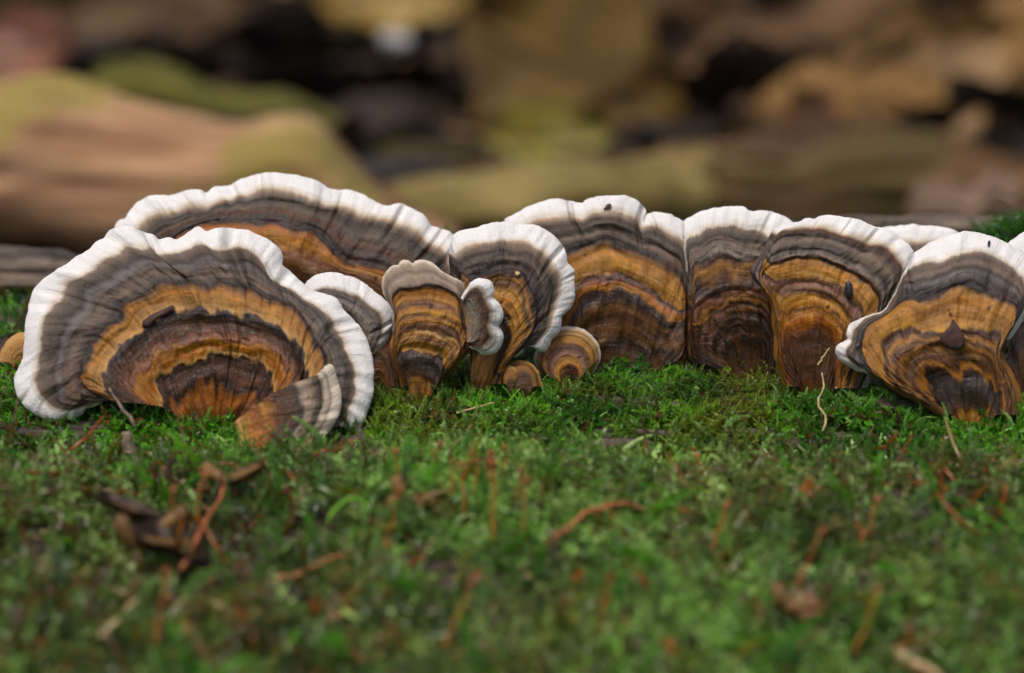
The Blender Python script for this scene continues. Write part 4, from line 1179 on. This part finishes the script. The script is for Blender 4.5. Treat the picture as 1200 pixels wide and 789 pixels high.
STALK = plain("orange_stalk", (168, 96, 34), (206, 136, 62))
STALKR = plain("red_stem", (124, 68, 36), (170, 104, 60))
STRAW = plain("dry_straw", (148, 122, 80), (196, 174, 128))
TWIG = plain("grey_twig", (82, 68, 56), (136, 118, 98))
GREENB = plain("green_strand", (70, 130, 20), (120, 170, 40))
BARK = plain("bark_flake", (40, 26, 22), (78, 52, 44), .7)
BLACK = plain("black_grain", (10, 10, 12), (40, 40, 44), .3)


def arc(p0, p1, sag, n=9, wob=0.0, seed=0):
    p0 = Vector(p0); p1 = Vector(p1)
    out = []
    for i in range(n):
        t = i / (n - 1)
        p = p0.lerp(p1, t) + Vector((0, 0, 1)) * sag * 4 * t * (1 - t)
        p += Vector((mnoise.noise(Vector((t * 3, seed, 0))), mnoise.noise(Vector((t * 3, seed, 5))), mnoise.noise(Vector((t * 3, seed, 9))))) * wob
        out.append(p)
    return out


def strand(name, label, cat, a, b, r, mat, sag=0.0, wob=.0012, seed=0, group=None, parts=None):
    """a thin thing from pixel+depth a to pixel+depth b"""
    if a[2] < -.026:                                   # these stand on top of the tall near moss
        a = (a[0], a[1], a[2] - .007); b = (b[0], b[1], b[2] - .008)
    p0, p1 = Vector(at(*a)), Vector(at(*b))
    pts = arc(p0, p1, sag, 10, wob, seed)
    rad = [r * (1 - .45 * i / 9) for i in range(10)]
    if parts is None:
        verts, F = tube_geom(pts, rad, 7)
        o = link(name, mesh_from(name, [v - p0 for v in verts], F, mat))
        o.location = p0
        tag(o, label, cat, group)
        return o
    root = empty(name, p0)
    tag(root, label, cat, group)
    tube("stalk", pts, rad, mat, root, 7)
    parts(root, pts)
    return root


def capsule(root, pts):
    d = (pts[-1] - pts[-3]).normalized()
    q = [pts[-1] + d * (.0002 + k * .00028) for k in range(6)]
    tube("capsule", q, [.00018, .00034, .00042, .0004, .0003, .0001], STALKR, root, 7)


sr = np.random.default_rng(33)
for px, py, y, h in ((528, 600, -.036, 52), (545, 612, -.038, 60), (556, 596, -.035, 48), (578, 640, -.042, 90), (588, 600, -.036, 62), (603, 604, -.036, 46), (572, 590, -.034, 44), (612, 640, -.042, 70), (540, 570, -.03, 34), (590, 566, -.03, 36)):
    strand("moss_stalk", "upright orange moss stalk in the cluster on the near moss shoulder", "moss stalk", (px, py, y), (px + sr.normal(0, 7), py - h, y - .002), .00024, STALK, 0, .0004, px, "orange moss stalks in the near moss", capsule)
for px, py, y, dx, h in ((215, 640, -.044, -12, 58), (228, 610, -.039, 10, 46), (452, 640, -.042, 14, 60), (447, 705, -.055, 5, 60), (735, 640, -.042, -18, 40), (830, 660, -.046, 20, 60), (930, 690, -.052, 30, 60), (1010, 640, -.042, 16, 48), (505, 560, -.029, 8, 34), (470, 575, -.031, -6, 40), (180, 760, -.066, 14, 80), (520, 760, -.066, 30, 70), (1000, 770, -.066, 26, 70), (700, 745, -.063, 14, 60)):
    strand("moss_stalk", "lone thin orange stalk leaning out of the near moss", "moss stalk", (px, py, y), (px + dx, py - h, y - .001), .00018, STALK, 0, .0007, px, "lone orange stalks in the near moss", capsule)

strand("dry_stem", "reddish dry stem lying across the moss below the largest bracket", "stem", (302, 700, -.052), (412, 652, -.047), .00042, STALKR, .001, .001, 3)
strand("dry_stem", "rust-coloured stem crossing under the other reddish stem below the largest bracket", "stem", (352, 722, -.056), (412, 668, -.049), .00036, STALKR, .001, .001, 7)
strand("dry_stem", "longer reddish stem slanting up to a tip in the moss under the orange stalks", "stem", (640, 640, -.044), (742, 590, -.038), .0004, STALKR, .0015, .0012, 11)
strand("dry_stem", "brown stem leaning out of the dark hollow in the moss", "stem", (212, 668, -.048), (262, 570, -.034), .0004, STALKR, 0, .001, 15)
strand("straw", "thick pale broken straw sticking out at the log's near edge", "straw", (1052, 766, -.066), (1125, 808, -.074), .0007, STRAW, 0, .0003, 17)
strand("straw", "pale thin straw above the dark hollow in the moss", "straw", (118, 745, -.064), (162, 702, -.057), .0004, STRAW, 0, .0008, 19)
strand("straw", "short buff straw lying flat in moss below the tan flap", "straw", (252, 706, -.055), (286, 738, -.06), .0005, STRAW, 0, .0006, 21)
strand("twig", "thin dry stalk leaning against the base of the largest bracket", "twig", (158, 500, -.014), (128, 455, -.0125), .00035, TWIG, 0, .0006, 23)
strand("twig", "stubby grey twig end poking up in front of the largest bracket", "twig", (152, 532, -.018), (149, 506, -.018), .0011, TWIG, 0, .0002, 25)
strand("twig", "bleached splinter leaning on the tan flap's lower end", "twig", (338, 548, -.024), (364, 516, -.018), .0006, STRAW, 0, .0004, 27)
strand("grass_blade", "pale green blade lying over bare wood at the moss edge", "grass blade", (728, 532, -.020), (764, 511, -.015), .0005, plain("pale_blade", (110, 140, 70), (150, 176, 104)), .0005, .0002, 29)
strand("green_strand", "bright green looping strand in the moss below the largest bracket", "moss strand", (384, 612, -.040), (440, 606, -.038), .00035, GREENB, .0028, .0008, 31)
strand("needle", "thin brown needle across the moss beneath the tongue-shaped bracket", "needle", (535, 484, -.0098), (580, 472, -.0075), .00018, STRAW, 0, .0003, 33)
strand("rootlet", "pale crooked rootlet climbing from moss onto the upright orange bracket", "rootlet", (964, 505, -.0125), (963, 437, -.0075), .00019, STRAW, 0, .0016, 35)
strand("rootlet", "short pale rootlet hooked beside the broad orange bracket", "rootlet", (958, 428, -.0062), (972, 408, -.0045), .00016, STRAW, 0, .0006, 37)
strand("stem_fragment", "dark purplish stem piece upright at the moss crest below largest bracket", "stem", (196, 560, -.030), (201, 536, -.029), .0006, BARK, 0, .0003, 39)

leaf("brown leaf scrap half sunk in the near moss", at(290, 558, -0.037), .0075, .0042, (R(25), R(-25), R(-35)), 'brown', .2, 41, name="leaf_scrap")
leaf("dark leaf scrap lying in the hollow of the moss", at(196, 640, -0.051), .012, .008, (R(20), R(10), R(40)), 'dark', .25, 43, name="leaf_scrap")
leaf("dark red leaf scrap in the moss below the brown brackets", at(944, 712, -0.064), .006, .005, (R(30), 0, R(10)), 'red', .2, 45, name="leaf_scrap")
leaf("blackish leaf scrap beside the hollow in the moss", at(150, 604, -0.045), .011, .006, (R(15), R(-15), R(150)), 'dark', .25, 47, name="leaf_scrap")
leaf("buff leaf scrap in the near moss under the flap", at(492, 588, -0.041), .0055, .003, (R(30), R(5), R(15)), 'tan', .2, 49, name="leaf_scrap")


# ------------------------------------------------------------------ things lying on the brackets
def flake(name, label, cat, key, outline, thick, mat, bulge=.5, proud=.4):
    pts = np.array(outline, float)
    c = pts.mean(axis=0)
    rings = []
    for s, h in ((1.0, 0.0), (.95, .85), (.7, .9), (.35, 1.0)):
        q = c + (pts - c) * s
        y = np.array([on_cap(key, a, b) for a, b in q]) - (thick * h + proud * .001 * (.2 if s == 1.0 else .5))
        y = 0.35 * y + .65 * y.mean() - 0
        rings.append(at(q[:, 0], q[:, 1], y))
    V = np.vstack(rings)
    V = V + (ms.random(V.shape) - .5) * thick * .25
    n = len(pts)
    F = [list(f) for f in grid_faces(4, n, wrap=True)] + [[3 * n + k for k in range(n)]]
    loc = V.mean(axis=0)
    o = link(name, mesh_from(name, V - loc, F, mat))
    o.location = loc
    tag(o, label, cat)
    return o


flake("bark_flake", "dark brown teardrop bark flake stuck on the broad orange bracket", "bark flake", 'right_big',
      [(1117, 374), (1123, 381), (1129, 389), (1132, 398), (1130, 406), (1122, 411), (1113, 409), (1105, 404), (1101, 397), (1106, 389), (1112, 383)], .0009, BARK)
flake("seed", "black ridged grain stuck on the upright orange bracket", "seed", 'right_mid',
      [(995, 329), (999, 332), (1000, 340), (999, 348), (996, 352), (992, 350), (990, 342), (991, 333)], .0008, BLACK)
flake("speck", "tiny black speck on the broad orange bracket's white rim", "speck", 'right_big',
      [(1159, 281), (1161, 284), (1160, 288), (1158, 289), (1157, 285)], .0004, BLACK)
flake("dirt_crumb", "dark crumb of dirt on the tall bracket's highest white lobe", "crumb", 'big_mid',
      [(711, 240), (715, 238), (717, 242), (713, 245), (707, 245), (709, 243)], .0004, BARK)
flake("bark_sliver", "dark narrow bark sliver lying on the largest bracket's orange band", "bark sliver", 'front_left',
      [(166, 383), (167, 376), (176, 370), (190, 363), (202, 358), (205, 361), (196, 368), (184, 374), (176, 382), (170, 385)], .0006, BARK)
flake("crumb", "whitish crumb on the round-shouldered bracket's dark line", "crumb", 'middle',
      [(604, 318), (608, 318), (610, 321), (607, 324), (603, 322)], .0005, STRAW)
print("moss triangles", n1, n2)
